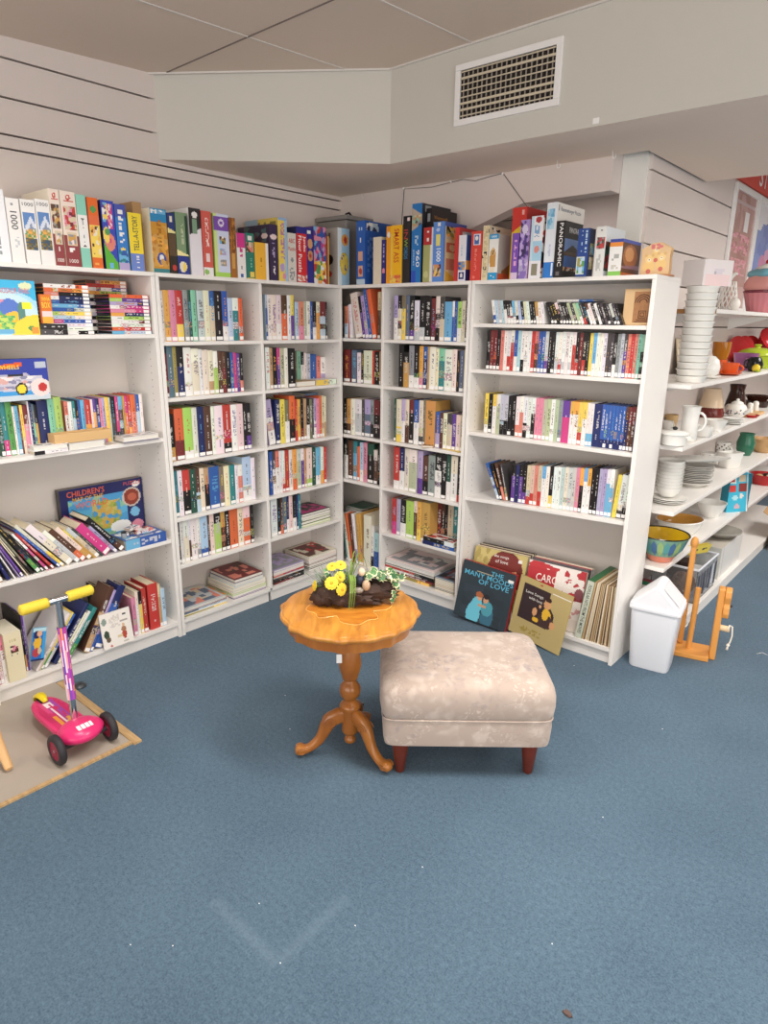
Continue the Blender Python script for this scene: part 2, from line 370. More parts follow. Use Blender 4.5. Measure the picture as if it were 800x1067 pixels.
def row(fr,z,zoom,top,start,text,phrase,kind='book',group=None,depth=(.13,.17),cat='book',lean=0.,zfun=None,setback=.006,cont=False):
    """text = 'right-edge colour[/colour] flags' entries measured along the shelf; L/R lean, h height factor, n no sticker, b set back, - gap"""
    x0,y0,sc=zoom;rg=random.Random(phrase+str(start));prev=start;made=[]
    (ta,va),(tb,vb)=top
    if zfun is None: zfun=lambda s:z
    s_a=fr.s_at(x0+ta/sc,z+.2);s_b=fr.s_at(x0+tb/sc,z+.2);z_a=fr.z_at(s_a,y0+va/sc);z_b=fr.z_at(s_b,y0+vb/sc)
    ents=[e.split() for e in text.split(',') if e.strip()]
    specs=[]
    for e in ents:
        xr=float(e[0])
        if e[1]=='-': prev=xr;continue
        k1,_,k2=e[1].partition('/');k2=k2 or None;hf=1.;ln=lean;stick=True;bk=setback;sp=None;dep=None
        for f in e[2:]:
            if f=='n':stick=False
            elif f[0]=='h':hf=float(f[1:])
            elif f[0]=='L':ln=-float(f[1:])
            elif f[0]=='R':ln=float(f[1:])
            elif f[0]=='b':bk=float(f[1:])
            elif f[0]=='d':dep=float(f[1:])
            elif f[0]=='s':sp=float(f[1:])
        sa=fr.s_at(x0+prev/sc,z+.01,bk);sb=fr.s_at(x0+xr/sc,z+.01,bk);prev=xr
        if sb-sa<.004: continue
        bi=[i for i,(lo,hi) in enumerate(BAYS[fr.k]) if lo-.06<(sa+sb)/2<hi+.06][0];lo,hi=BAYS[fr.k][bi]
        zmax=[q for q in SHZ[fr.k,bi] if q>z+.05][0]
        q=(sa-s_a)/(s_b-s_a) if s_b!=s_a else 0;ht=(z_a+(z_b-z_a)*q-z)*hf*rg.uniform(.985,1.)
        specs.append(dict(k1=k1,k2=k2,ln=ln,stick=stick,bk=bk,sp=sp,sa=sa,sb=sb,lo=lo,hi=hi,zmax=zmax,ht=ht,dep=dep))
    global _last
    if cont:
        a,b=_last,specs[0];zt=min(a['ht'],b['ht']);t1=math.tan(R(-a['ln']));t2=math.tan(R(-b['ln']));g_=max(0,b['sa']-a['sb']);lim=math.degrees(math.atan(t1+g_/zt))
        for q_ in specs:
            if q_['ln']<-lim: q_['ln']=max(q_['ln'],-lim-10)
        specs[0]['ln']=max(specs[0]['ln'],-lim)
    for a,b in zip(specs,specs[1:]):       # a book may not lean into its neighbour
        if b['ln']<0 and a['ln']<=0:
            zt=min(a['ht'],b['ht']);t1,t2=math.tan(R(-a['ln'])),math.tan(R(-b['ln']))
            if t2>t1:
                can=max(0,b['sa']-a['sa']-max(.0035,.5*(a['sb']-a['sa'])));need=zt*(t2-t1)
                if need>can: t2=t1+can/zt;b['ln']=-math.degrees(math.atan(t2));need=can
                a['sb']=min(a['sb'],b['sa']-need)
    _last=specs[-1]
    for q_ in specs:
        k1,k2,ln,stick,bk,sp,sa,sb,lo,hi,zmax,ht=[q_[k] for k in ('k1','k2','ln','stick','bk','sp','sa','sb','lo','hi','zmax','ht')]
        cs,sn=math.cos(R(ln)),abs(math.sin(R(ln)));w=(sb-sa)*cs-.0008;d=q_['dep'] or rg.uniform(*depth)
        if ln: ht/=cs
        ht=min(ht,(zmax-z-.004-w*sn)/cs)
        if ln<=0: sa=max(sa,lo+ht*sn);w=min(w,(hi-sa)*cs)
        else: sb=min(sb,hi-ht*sn)
        if ln==0: w=min(w,hi-sa-.0005)
        if w<.003: continue
        piv=sa if ln<=0 else sb;ox=0. if ln<=0 else -w
        m,pg=book_mesh(w,ht,d,k1,k2,rg,ox,sp,'book' if kind in ('book','picture_book') else kind)
        zb=zfun(piv)
        ob=m.build({'book':'novel'}.get(kind,kind),M['gloss' if 'book' not in kind else 'print'],None,False,fr.p(piv+.0003,bk,zb+.0004),(0,R(ln),fr.rz))
        if 'book' in kind: pg.build('pages',M['pages'],ob)
        elif kind=='dvd_case': pg.build('disc_tray',M['case'],ob)
        if stick and w>.006 and rg.random()<.8:
            BX(ox+w*.08,ox+w*.92,-.0006,0,.004,.004+min(.017,ht*.12)).build('price_sticker',M['sticker'],ob)
        made.append((ob,k1,k2))
    word={'book':'book','picture_book':'picture book','dvd_case':'case','cd_case':'disc case','record':'record sleeve'}[kind]
    for i,(ob,k1,k2) in enumerate(made):
        nb=[cname(*made[j][1:]) for j in (i-1,i+1) if 0<=j<len(made)]
        mid=(f'between {PAL[made[i-1][1]][0]} and {PAL[made[i+1][1]][0]} ones' if 0<i<len(made)-1 else f'beside a {nb[0]} one at the row end') if nb else 'alone'
        PENDING.append((ob,f'{cname(k1,k2)} {word} {mid}, {phrase}',f'{cname(k1,k2)} {word}, {ordn(i+1)} along, {phrase}'))
        ob['category']=cat;ob['group']=group or f'{word}s on {phrase}'
    return made
def wc(l): return len(l.replace(',',' ').split())
def top_z(made,s0=-9,s1=9,ax=1): return max((o.matrix_basis@v.co).z for o,_,_ in made if s0<o.location[ax]<s1 for v in o.data.vertices)
def finish_labels():
    cnt={}
    for o,l,alt in PENDING: cnt[l]=cnt.get(l,0)+1
    for o,l,alt in PENDING: o['label']=alt if cnt[l]>1 or wc(l)>16 else l
M['case']=mat('black_case_plastic','2a282b',.35)
FL_=Fr('L',.272);FB=Fr('B',-.272);FT=Fr('L',.285)
A_=(155,285,6.667);B_=(165,390,6.667);C_=(170,500,6.667);D_=(265,290,8);E_=(265,400,8);F_=(265,500,8)
G_=(350,290,5.333);H_=(350,390,5.333);I_=(350,500,5.333);J_=(490,290,4);K_=(480,390,4)
ta=T
LM='left-wall middle bay';LC='left-wall corner bay';BC='end-wall corner bay';BM='end-wall middle bay'
row(FL_,1.477+ta,A_,((100,112),(640,118)),98,'120 w n,160 am,203 pk,250 r/y s.35,255 -,288 g,310 dg,345 mt,350 -,395 lg,435 c,468 b/be,520 k,558 b/w,592 lb h.86,632 w/t h.86,660 o h.86','top shelf, '+LM)
row(FL_,1.215+ta,A_,((110,500),(640,555)),105,'145 ma h.84,185 sl,210 ol,258 k/nb,310 w,362 w/c,385 w,425 c,460 c/tn,490 w/lm,520 br,545 br/ma,576 k,598 b,618 mg,640 p,662 k/co','second shelf, '+LM)
row(FL_,.904+ta,B_,((105,240),(620,205)),78,'125 k/oc h.9,130 -,190 o/ma s.38,250 lm/w s.15,285 c,330 nb,380 br,405 w,460 w n,515 r/k s.2,555 w,598 pp,620 k,650 k/p','third shelf, '+LM)
row(FL_,.616+ta,C_,((100,-62),(600,-112)),92,'118 t,150 w,200 r/k s.55,240 dg,268 br/lb s.45,298 c,330 tn/k,400 b,432 kh,470 c,508 t,530 w,560 w/co,618 lb/w h1.18,645 w h1.14','fourth shelf, '+LM)
row(FL_,.366+ta,C_,((110,292),(620,178)),115,'130 k,155 w,190 w/c,205 w/br s.5,245 w,270 w/g,320 lb/b s.2,335 br,365 c,410 k/lm s.75,440 oc/br,470 k,527 o,565 c,610 pp/o,612 -,635 k','fifth shelf, '+LM)
row(FL_,1.477+ta,D_,((70,130),(340,138)),85,'102 mt,118 lb/b,150 w,190 pp,232 pp/w,280 br/o s.6,310 w,335 y/p s.55,345 -,375 lb h.86,418 co/pk h.86,440 sg h.86,470 w h.87,490 b h.87,520 k/w h.87,550 c/am h.87,595 ma/lb h.87,610 k h.87','top shelf, '+LC)
row(FL_,1.215+ta,D_,((95,575),(330,585)),100,'135 w,160 tn,195 k,220 mg/p s.6,255 sg,285 w,345 k','second shelf, '+LC)
row(FL_,1.215+ta,D_,((345,585),(600,650)),346,'358 kh n,392 mt n,418 k/w n,440 w n,470 lg n,520 b n,555 co n,615 w/lv n','second shelf rear, '+LC,setback=.1,depth=(.11,.15))
lc3=row(FL_,.904+ta,E_,((130,135),(600,120)),128,'183 lv/w L7,222 nb,262 y,298 kh/w s.5,345 o/k s.5 h1.08,365 r,390 am,415 k/ma,440 tn,465 k/w,485 kh,500 ch,520 lv/w s.45,545 pk,565 o h1.06,585 be h1.06,602 c/tn h1.06','third shelf, '+LC)
row(FL_,.616+ta,E_,((130,565),(600,525)),135,'160 b,185 ch/w s.6,215 co/w,240 w,262 w/r,295 r,325 pp,360 am/o s.3,395 lg/sg,420 w/p,440 tn,485 c/lm s.2,515 dg,555 sk/w s.25,582 w/am,605 r','fourth shelf, '+LC)
row(FL_,.366+ta,F_,((145,165),(390,122)),143,'197 w,225 k,245 br/o,275 sl,295 nb/w,325 pp,355 k/w,370 nb,392 t','fifth shelf, '+LC)
row(FB,1.484+ta,G_,((48,150),(245,95)),46,'70 co/lb s.45,76 -,110 w h1.0 L4,150 pp L11 h1.25,165 k/p L11 h1.1,184 lv L11 h1.1,203 b L11 h1.3,226 o L11 h1.3,230 -,246 be/br h1.1','top shelf, '+BC)
row(FB,1.225+ta,G_,((45,395),(245,405)),42,'80 ma,86 -,112 sl,116 -,138 w h.92,152 k,200 c,212 r,240 k h.97,247 tn','second shelf, '+BC)
row(FB,.908+ta,H_,((50,135),(240,145)),44,'60 k,82 oc/br,105 w,142 w/lg,158 ch,190 lv/sl,208 g/k,240 ma/k','third shelf, '+BC)
row(FB,.624+ta,H_,((50,365),(240,392)),44,'66 k/w,95 br,116 t/sk,131 o h.88,150 lb/w,172 pk,208 dg/k,229 c/br h.85,243 k','fourth shelf, '+BC)
row(FB,.085,I_,((55,195),(235,190)),58,'66 t L10,80 w L10,96 o L10,112 br L8,126 w/lv L8,140 oc L5,152 oc L5,192 c n,208 w/k n h.8,236 lb/b s.5 h.68','base shelf, '+BC,depth=(.2,.24))
row(FB,1.484+ta,G_,((320,92),(720,102)),320,'341 lv/w s.5,362 k/c,384 kh/y,405 sl,432 k/p s.4,460 w/lg h.9,490 k/lg,525 k,549 ma h.95,572 pp/k,598 ch/be s.5,640 sk h.89,652 w/b h.9,669 b h.9,692 lm/w s.35 h.9,713 c h.92,728 k h.9','top shelf, '+BM)
row(FB,1.225+ta,G_,((340,365),(715,395)),346,'372 k,402 k/oc h.83,430 g/w,458 k/w,480 am/pk s.35,502 b/nb,515 tn,548 w,566 c h.98,598 mt/t h.98,640 w h.97,665 pp h.98,681 k h.96,705 sl h.98,718 y h.98','second shelf, '+BM)
row(FB,.908+ta,H_,((322,135),(545,150)),320,'332 dg,360 c/y,380 lv/w s.5,402 c/br s.4,428 ma/k,456 b/w s.5,480 c/ch,492 kh,545 oc n h1.0','third shelf first half, '+BM)
row(FB,.908+ta,H_,((545,208),(698,228)),547,'572 b/lv s.4,590 br,612 c,640 ch/be,661 p,685 c/pp,698 be','third shelf second half, '+BM)
row(FB,.624+ta,H_,((320,402),(690,460)),318,'350 r/w s.2,378 nb/w s.45,402 pp,445 w/sg,449 -,478 lv/p,508 br/k h.9,545 g h.93,580 k/w,608 k,632 dg/w s.4,668 c/w,690 k/r s.15','fourth shelf, '+BM)
row(FB,.340+ta,I_,((285,100),(510,128)),284,'308 w,334 r/mg,356 lv,386 k/w,428 lm,446 c/br,468 am/y,516 oc d.08','fifth shelf, '+BM)
row(FB,.340+ta,I_,((515,140),(670,180)),517,'536 k n,556 br n,580 ma n,600 br/k n,616 k n,646 be n,671 t n','fifth shelf rear, '+BM,setback=.09)
# film and music cases
def rnd_row(n,x0,x1,pals,seed,fl=''):
    g=random.Random(seed);out=[]
    for i in range(n):
        q=i/n;k=[p for a,p in pals if q>=a][-1];c=g.choice(k.split());out.append(f'{x0+(x1-x0)*(i+1)/n:.1f} {c} {fl}')
    return ','.join(out)
FB2=Fr('B',-.262);FL2=Fr('B',-.268)
CT=1.577+ta
row(FL2,CT,J_,((78,90),(330,100)),98,rnd_row(18,98,312,[(0,'w/lv lb w/b c/k lg b/w sk/w k/w w'),(.6,'c tn/w w/k k oc/w ch w')],1),'first half of disc shelf, film bookcase','cd_case','disc cases on the top film shelf',(.12,.124),'disc case',lean=-11)
discs=row(FL2,CT,J_,((300,102),(640,108)),340,rnd_row(24,340,640,[(0,'k ch w/k br k/w'),(.2,'mt/w ch k w sg'),(.45,'k br/w am/k w ch/r k'),(.75,'w ch k lg/k ch')],2),'second half of disc shelf, film bookcase','cd_case','disc cases on the top film shelf',(.12,.124),'disc case',lean=-24)
row(FB2,1.351+ta,J_,((70,214),(725,232)),64,rnd_row(47,64,726,[(0,'r k co r/w ma'),(.1,'w/r k r/k w'),(.16,'lg w lb b/w w/k'),(.27,'br co/br r'),(.31,'sk t lb/b b'),(.36,'k ch lg/p'),(.41,'w/r w w/lg'),(.54,'k/r ma k k/co'),(.63,'y'),(.655,'b/r w sk/w w'),(.74,'lg k/w g ch'),(.84,'ch/p br k w/k'),(.87,'r/w co w r'),(.93,'mt'),(.955,'mt/k'),(.975,'k ch')],3),'second shelf, film bookcase','dvd_case',None,(.13,.135),'film case')
row(FB2,1.028+ta,K_,((97,78),(725,138)),95,rnd_row(20,95,415,[(0,'y/w k w'),(.15,'w lg/k w/sg'),(.28,'k nb/w k'),(.38,'w/co r/w lb/w'),(.5,'g w/k w'),(.63,'pk mg/w co'),(.75,'w/lg w sg'),(.87,'g sg k')],4)+',445 p/mg n,'+rnd_row(4,445,515,[(0,'y/r y am/w y/w')],5)+','+rnd_row(2,515,543,[(0,'w/sk')],6)+',575 nb n,'+rnd_row(7,575,672,[(0,'b/nb')],7,'s.2')+','+rnd_row(4,672,726,[(0,'br/nb ma/br')],8),'third shelf, film bookcase','dvd_case',None,(.13,.135),'film case')
zt=lambda s:.6852+ta-.012+.039*((s-1.2)/.91)
row(FB2,.684+ta,K_,((90,375),(190,380)),152,'164 b/lb L25,176 k L22,188 br/co L19,198 ch/tn L15','fourth shelf leaning end, film bookcase','dvd_case',None,(.13,.135),'film case',zfun=zt)
row(FB2,.684+ta,K_,((195,375),(640,418)),206,rnd_row(27,206,622,[(0,'nb/w k/p nb'),(.13,'be/r am/w co'),(.26,'b sk/w nb/lv'),(.32,'y/w k/y w'),(.42,'w lg c'),(.52,'w/g w lg'),(.6,'pk mg/w p/w'),(.66,'w sk/w am/k'),(.74,'am/w k'),(.84,'lv pk/p ch'),(.92,'w/sk w y/w')],9),'fourth shelf, film bookcase','dvd_case',None,(.13,.135),'film case',zfun=zt)
row(FB2,.684+ta,K_,((625,440),(690,440)),624,'641 y R4,662 w/ch R4,680 w/k R4','fourth shelf far end, film bookcase','dvd_case',None,(.13,.135),'film case',zfun=zt)
# ------------------------------------------------------------------ printed faces
def hsh(*a): return random.Random('|'.join(map(str,a))).random()
def PT(*ls):
    """printed artwork: layers of bands, rectangles, discs, confetti pictures and title-like dashes, later ones on top"""
    L=[]
    for l in ls:
        k=l[0];l=list(l)
        if k in 'XM': L.append((k,l))
        else: L.append((k,[k]+[pc(x) if isinstance(x,str) else x for x in l[1:]]))
    def fn(u,v):
        c=(1,1,1)
        for k,l in L:
            if k=='B':
                if l[1]<=v<l[2]: c=l[3]
            elif k=='R':
                if l[1]<=u<l[2] and l[3]<=v<l[4]: c=l[5]
            elif k=='E':
                if ((u-l[1])/l[3])**2+((v-l[2])/l[4])**2<1: c=l[5]
            elif k=='G':
                if l[1]<=u<=l[2] and v<l[3]+(l[4]-l[3])*(u-l[1])/(l[2]-l[1]) and v>=l[5]: c=l[6]
            elif k=='X':
                _,a,b,d,e,cs,nu,nv,sd=l
                if a<=u<b and d<=v<e:
                    cs=cs.split();i=(u-a)/(b-a)*nu;j=(v-d)/(e-d)*nv;best=9
                    for di in (-1,0,1):
                        for dj in (-1,0,1):
                            I,J=int(i)+di,int(j)+dj;x=I+hsh(sd,I,J);y=J+hsh(sd,J,I,1);q=(x-i)**2+(y-j)**2
                            if q<best: best=q;pick=cs[int(hsh(sd,I,J,7)*len(cs))]
                    c=pc(pick)
            elif k=='T':
                if l[1]<=u<l[2] and l[3]<=v<l[4]:
                    if hsh(l[8],int((u-l[1])/(l[2]-l[1])*l[6]),int((v-l[3])/(l[4]-l[3])*l[7]))<.55: c=l[5]
            elif k=='M':
                _,a,b,d,e=l
                if a<=u<b and d<=v<e:
                    x=(u-a)/(b-a);y=(v-d)/(e-d);pk=.62+.26*(1-abs(x-.6)*2.2)+.05*hsh('mt',int(x*8))
                    c=pc('5f86bd') if y>pk else pc('d5dae6') if y>pk-.12-.1*hsh('m2',int(x*9)) else pc('8590a8') if y>.55 else pc(('oc','ol','am','gn','be')[int(hsh('tr',int(x*7),int(y*20))*5)]) if y>.3 else pc(('40566a','6a5b3c','8a7a4a')[int(hsh('wa',int(x*5),int(y*22))*3)])
        return c
    return fn
def pbox(name,label,cat,fr,s0,s1,z,h,d,front,side=None,top='w',back='w',sb=0.,ln=0.,group=None,letters=(),m='print',cell=.0042,kind2=None):
    """a card box standing on a shelf; its printed spine faces the room"""
    w=s1-s0-.0015;ox=0. if ln<=0 else -w
    mb=MB();nx=max(3,min(70,int(w/cell)));nz=max(3,min(90,int(h/cell)));ny=max(3,min(60,int(d/cell)))
    f=PT(*front) if isinstance(front,(list,tuple)) else (lambda u,v,c=pc(front):c)
    mb.grid((ox,0,0),(w,0,0),(0,0,h),nx,nz,f)
    sd=PT(*side) if isinstance(side,(list,tuple)) else None;sc=pc(side) if isinstance(side,str) else (f(.05,.5))
    for X,vis in ((ox,fr.k in 'LR'),(ox+w,fr.k=='B')):
        o_,du=((X,d,0),(0,-d,0)) if X==ox else ((X,0,0),(0,d,0))
        if vis and sd: mb.grid(o_,du,(0,0,h),ny,nz,sd)
        else: mb.grid(o_,du,(0,0,h),1,1,lambda u,v:sc)
    t=pc(top);mb.face([(ox,0,h),(ox+w,0,h),(ox+w,d,h),(ox,d,h)],t);mb.face([(ox,d,0),(ox+w,d,0),(ox+w,0,0),(ox,0,0)],t)
    mb.face([(ox+w,d,0),(ox,d,0),(ox,d,h),(ox+w,d,h)],sc)
    piv=s0 if ln<=0 else s1
    o=mb.build(name,M[m],None,False,fr.p(piv,sb,z+.0004),(0,R(ln),fr.rz));tag(o,label,cat,group)
    bx=BX(ox-.0006,ox+w+.0006,-.0006,d+.0006,h*.42,h*.425)
    lids=mb2=None
    for l in letters:
        k,s,col=l[:3]
        if k=='V': u,vt,vb,tw=l[3:];lettering(s,col,o,(ox+w*(u-tw/2),-.0007,h*vt),(0,0,-1),(1,0,0),h*(vt-vb),w*tw,'spine_lettering',.006)
        if k=='U': u,vt,vb,tw=l[3:];lettering(s,col,o,(ox+w*(u+tw/2),-.0007,h*vb),(0,0,1),(-1,0,0),h*(vt-vb),w*tw,'spine_lettering',.006)
        if k=='H': u0,u1,v,hh=l[3:];lettering(s,col,o,(ox+w*u0,-.0007,h*v),(1,0,0),(0,0,1),w*(u1-u0),h*hh,'front_lettering',.006)
        if k=='S':
            u0,u1,v,hh=l[3:]
            if fr.k=='B': lettering(s,col,o,(ox+w+.0007,d*u0,h*v),(0,1,0),(0,0,1),d*(u1-u0),h*hh,'side_lettering',.004)
            else: lettering(s,col,o,(ox-.0007,d*(1-u0),h*v),(0,-1,0),(0,0,1),d*(u1-u0),h*hh,'side_lettering',.004)
    return o
def topbox(fr,u0,u1,vt,d,label,front,side=None,top='w',sb=0.,letters=(),name='puzzle_box',cat='puzzle box',ln=0.,m='print',grp='puzzle and game boxes along the bookcase tops'):
    s0=fr.s_at(u0,H,sb);s1=fr.s_at(u1,H,sb);z=fr.z_at((s0+s1)/2,vt,sb)
    return pbox(name,label,cat,fr,s0,s1,H,z-H,d,front,side,top,sb=sb,ln=ln,group=grp,letters=letters,m=m)
on='on top of the left-wall bookcases'
TL=Fr('L',.296);TB=Fr('B',-.297)
topbox(TL,-9,13,196,.24,'plain white box, foremost on the bookcase tops, before the 1000-piece box',[('B',0,1,'e9e9ec'),('T',.4,.6,.1,.35,'g',2,20,1)],'w')
topbox(TL,13.7,27.6,206.5,.24,'white box with a big sideways number 1000 on its spine',[('B',0,1,'w'),('T',.35,.7,.25,.4,'lg',2,14,2),('R',.35,.55,.88,.92,'g')],'w',letters=[('V','1000','3a3a3e',.5,.80,.52,.52)])
ph=[('B',0,1,'w'),('M',.1,.95,.22,.8)]
topbox(TL,28.8,43.6,208,.22,'white 1000-piece box with mountain photo, beside the sideways 1000',ph,'w',letters=[('H','1000','55575c',.12,.9,.9,.055)])
topbox(TL,44.2,58.6,208,.22,'white 1000-piece box with mountain photo, beside the cream and maroon boxes',ph,'w',letters=[('H','1000','55575c',.12,.9,.9,.055)])
mo=lambda s:[('B',0,1,'e9d8cb'),('B',0,.42,'8d3f41'),('R',.2,.86,.86,.885,'c0483f'),('E',.52,.92,.16,.035,'c0483f'),('E',.52,.925,.09,.018,'e9d8cb'),('X',.15,.9,.5,.8,'oc br be g ma kh' if s else 'ma pk be r ol be',4,7,s),('R',.25,.85,.28,.46,'be'),('X',.28,.82,.3,.44,'be oc g pp',3,3,s+5),('T',.3,.75,.2,.25,'w',4,2,s)]
topbox(TL,58.8,69.6,197,.25,'tall cream and maroon box half hidden behind the mountain photo boxes',mo(1),'e6dcc8','c',letters=[('H','1000','f3e9df',.2,.85,.05,.05)])
topbox(TL,70.2,85.9,199.5,.24,'cream and maroon box with flower picture, next to a mint box',mo(0),'e6dcc8','c',letters=[('H','1000','f3e9df',.2,.8,.05,.05)])
topbox(TL,86.2,96.4,203,.24,'mint box with a white middle band on its spine',[('B',0,1,'8ccab6'),('B',.27,.72,'w'),('T',.4,.6,.33,.65,'g',1,22,3),('E',.5,.67,.14,.012,'k'),('E',.5,.3,.14,.012,'k')],'mt','mt')
topbox(TL,97.6,108.4,206,.22,'orange and yellow box with sunny artwork, beside the mint box',[('B',0,1,'e06a2a'),('B',.16,.62,'y'),('X',.1,.9,.2,.6,'y am y c br y',4,8,9),('B',.62,.75,'o'),('E',.5,.84,.3,.05,'gn'),('R',.2,.6,.05,.08,'am')],'o','o')
topbox(TL,111,124.4,209,.22,'blue cartoon puzzle box with pink and green artwork',[('B',0,1,'3b49b0'),('X',.05,.55,.68,.97,'y w p y sk',3,7,3),('X',.45,.85,.6,.95,'pk mg pk w',3,7,4),('E',.5,.4,.4,.13,'co'),('E',.25,.5,.25,.12,'y'),('E',.35,.55,.2,.05,'gn'),('G',0,1,.38,.1,0,'5cae3c'),('R',.3,.65,.02,.1,'sk'),('E',.55,.42,.1,.03,'mg')],'nb','b')
topbox(TL,124.8,136.2,213,.2,'slim blue box with white sideways title, beside the cartoon puzzle',[('B',0,1,'3a7cc4'),('B',.8,1,'4a55a8'),('T',.3,.75,.42,.92,'w',2,16,5),('E',.5,.3,.25,.05,'y'),('B',0,.12,'lv'),('X',.1,.9,.12,.3,'sk t b sk',3,4,6)],'b','b')
topbox(TL,137.6,151.5,222,.055,'yellow and blue story puzzle box before a cardboard carton',[('B',0,1,'f1d638'),('B',0,.3,'6f86c8'),('T',.4,.65,.05,.26,'w',1,9,7)],[('B',0,1,'4c93c2'),('E',.5,.2,.5,.15,'ol')],'y',letters=[('U','TELL-A-STORY','2e3a4a',.5,.95,.35,.4)],sb=.002)
topbox(TL,143.5,152.8,210.5,.2,'plain brown cardboard carton behind the yellow story puzzle','b08a5e','b08a5e','b08a5e',name='cardboard_box',sb=.065)
topbox(TL,160.6,177.5,217.5,.23,'golden treasure adventure box with blue sky and swirl emblem',[('B',0,1,'c88f34'),('X',0,1,.1,.75,'oc am c08030 oc d8a040 b57a28',5,9,11),('G',0,1,1.02,.62,.6,'c88f34'),('B',.8,1,'2f86b8'),('X',.05,.95,.92,.99,'sk w sk',7,2,12),('E',.55,.22,.28,.1,'3a4f9a'),('E',.55,.24,.14,.05,'w'),('E',.62,.17,.16,.05,'oc'),('B',0,.06,'3f7f84'),('T',.35,.62,.42,.82,'a56a20',2,14,13)],'c','sk')
topbox(TL,177.9,185.8,222,.22,'narrow navy and brown box beside the golden adventure box',[('B',0,1,'30291f'),('B',.72,1,'2c3a72'),('G',0,1,.76,.7,.68,'e8dc9a'),('B',.3,.66,'5e4a34'),('R',.35,.7,.85,.95,'c'),('E',.6,.1,.3,.05,'r')],'k','nb')
topbox(TL,186.2,198.6,221.5,.22,'green and navy box with a pale moon emblem',[('B',0,1,'7d9673'),('B',0,.3,'2d3a86'),('R',.78,1,.2,.95,'23452f'),('G',0,1,.36,.27,.2,'2d3a86'),('G',0,1,.4,.32,.3,'efe3a2'),('E',.45,.12,.32,.09,'c'),('E',.55,.12,.15,.07,'y'),('T',.45,.65,.5,.88,'sg',2,14,14)],'dg','dg')
topbox(TL,200.2,212.5,217,.22,'white box with a black top label, beside a red box',[('B',0,1,'e5e0e6'),('G',0,1,.5,.58,.4,'e5e0e6'),('B',.56,1,'2e2a2c'),('G',0,1,.6,.72,.56,'e5e0e6'),('R',.25,.7,.62,.84,'7c9a80'),('E',.5,.9,.22,.05,'w')],'w','k')
topbox(TL,212.9,223.2,220,.22,'coral red box with a white foot, beside the black labelled box',[('B',0,1,'cf5d52'),('B',0,.13,'w'),('E',.3,.06,.25,.04,'8fbf60'),('T',.35,.7,.45,.9,'f2d6cf',3,22,15),('R',.3,.7,.22,.36,'pp')],'r','r')
topbox(TL,225.2,240.8,223,.22,'pale box with a purple badge and three small pictures',[('B',0,1,'cfd6ec'),('R',0,.2,0,1,'cfe08c'),('B',0,.07,'a6d25a'),('B',.73,.96,'7b4fa8'),('E',.5,.86,.2,.06,'dcd0ea'),('E',.5,.86,.1,.03,'7b4fa8'),('X',.35,.75,.53,.64,'sk ol br w oc',3,3,16),('X',.35,.75,.35,.46,'sk lb oc lv',3,3,17),('X',.35,.75,.17,.28,'be g tn kh',3,3,18)],'lm','w')
topbox(TL,241.1,247.6,227,.2,'narrow bronze box beside the pale box with pictures',[('B',0,1,'a5692c'),('X',0,1,.4,1,'a5692c 7a4a20 b87a38 8a5424',4,9,19),('R',.3,.7,.15,.42,'oc')],'br','br')
topbox(TL,248.2,257,243,.14,'short white box with a magenta top on its spine',[('B',0,1,'w'),('B',.68,1,'cf3a8a'),('T',.35,.65,.45,.7,'mg',2,8,20),('T',.4,.6,.2,.35,'g',1,8,21),('E',.5,.06,.2,.04,'b')],'w','mg')
topbox(TL,257.4,266.2,243,.14,'short teal box with an orange picture, beside a yellow box',[('B',0,1,'2f7a68'),('R',.05,.9,.58,.8,'d0a080'),('X',.1,.85,.58,.8,'tn co be br',3,3,22),('R',.25,.75,.84,.94,'w'),('B',0,.02,'y'),('R',.4,.9,.04,.16,'y'),('T',.5,.7,.25,.5,'mt',1,12,23)],'t','t')
topbox(TL,266.5,280.6,253,.13,'short plain yellow box with white edge before a dark purple box',[('B',0,1,'efb53c'),('R',.82,1,0,1,'w'),('T',.4,.5,.35,.6,'b58020',1,8,24)],'y','y')
topbox(TL,282,290.6,234,.26,'big dark purple box standing behind the short yellow box',[('B',0,1,'3b2c4d'),('E',.5,.78,.4,.05,'pp'),('T',.3,.6,.42,.68,'lv',2,12,25),('T',.4,.65,.08,.35,'w',2,10,26)],[('B',0,1,'3a2e47'),('X',.2,.9,.6,.98,'3a2e47 3a2e47 4f6a6a 6a4a5a 3a2e47',6,5,27),('E',.85,.8,.1,.05,'pp')],'3a2e47',sb=.0)
topbox(TL,291,300.4,227,.27,'yellow and pale-blue box with decorated spine, beside the dark purple one',[('B',0,1,'e9cf62'),('R',.75,1,0,1,'9fc3dd'),('B',.96,1,'8fb0d8'),('T',.3,.75,.35,.92,'b77fa8',3,24,28),('E',.4,.22,.25,.07,'b6a0d0'),('E',.6,.08,.2,.05,'pk')],[('B',0,1,'d9bf5a'),('R',0,.4,0,1,'9fb8c8'),('T',.4,.95,.88,.95,'8a7a40',9,1,29)],'8fb0c0')
topbox(TL,300.7,309.4,243,.2,'white alphabet puzzle box with red letters',[('B',0,1,'dbd5cc'),('T',.15,.8,.03,.3,'g',4,8,30),('E',.5,.45,.16,.05,'g')],'w','w',letters=[('H','ABC','c23a35',.1,.85,.8,.09),('H','Puzzle','c23a35',.06,.92,.64,.08)])
topbox(TL,309.8,327,237,.22,'red and navy floor puzzle box with white lettering',[('B',0,1,'2f2f86'),('R',0,.62,0,.88,'d22f36'),('E',.82,.72,.15,.09,'d8a070'),('E',.82,.5,.16,.1,'c88f60'),('E',.82,.5,.07,.04,'r'),('X',.05,.6,.02,.14,'w r w co',4,3,31),('R',.65,.85,.9,.95,'w')],'nb','nb',letters=[('V','Jumbo','ffffff',.46,.84,.56,.2),('V','Floor Puzzle','ffffff',.2,.84,.18,.2)])
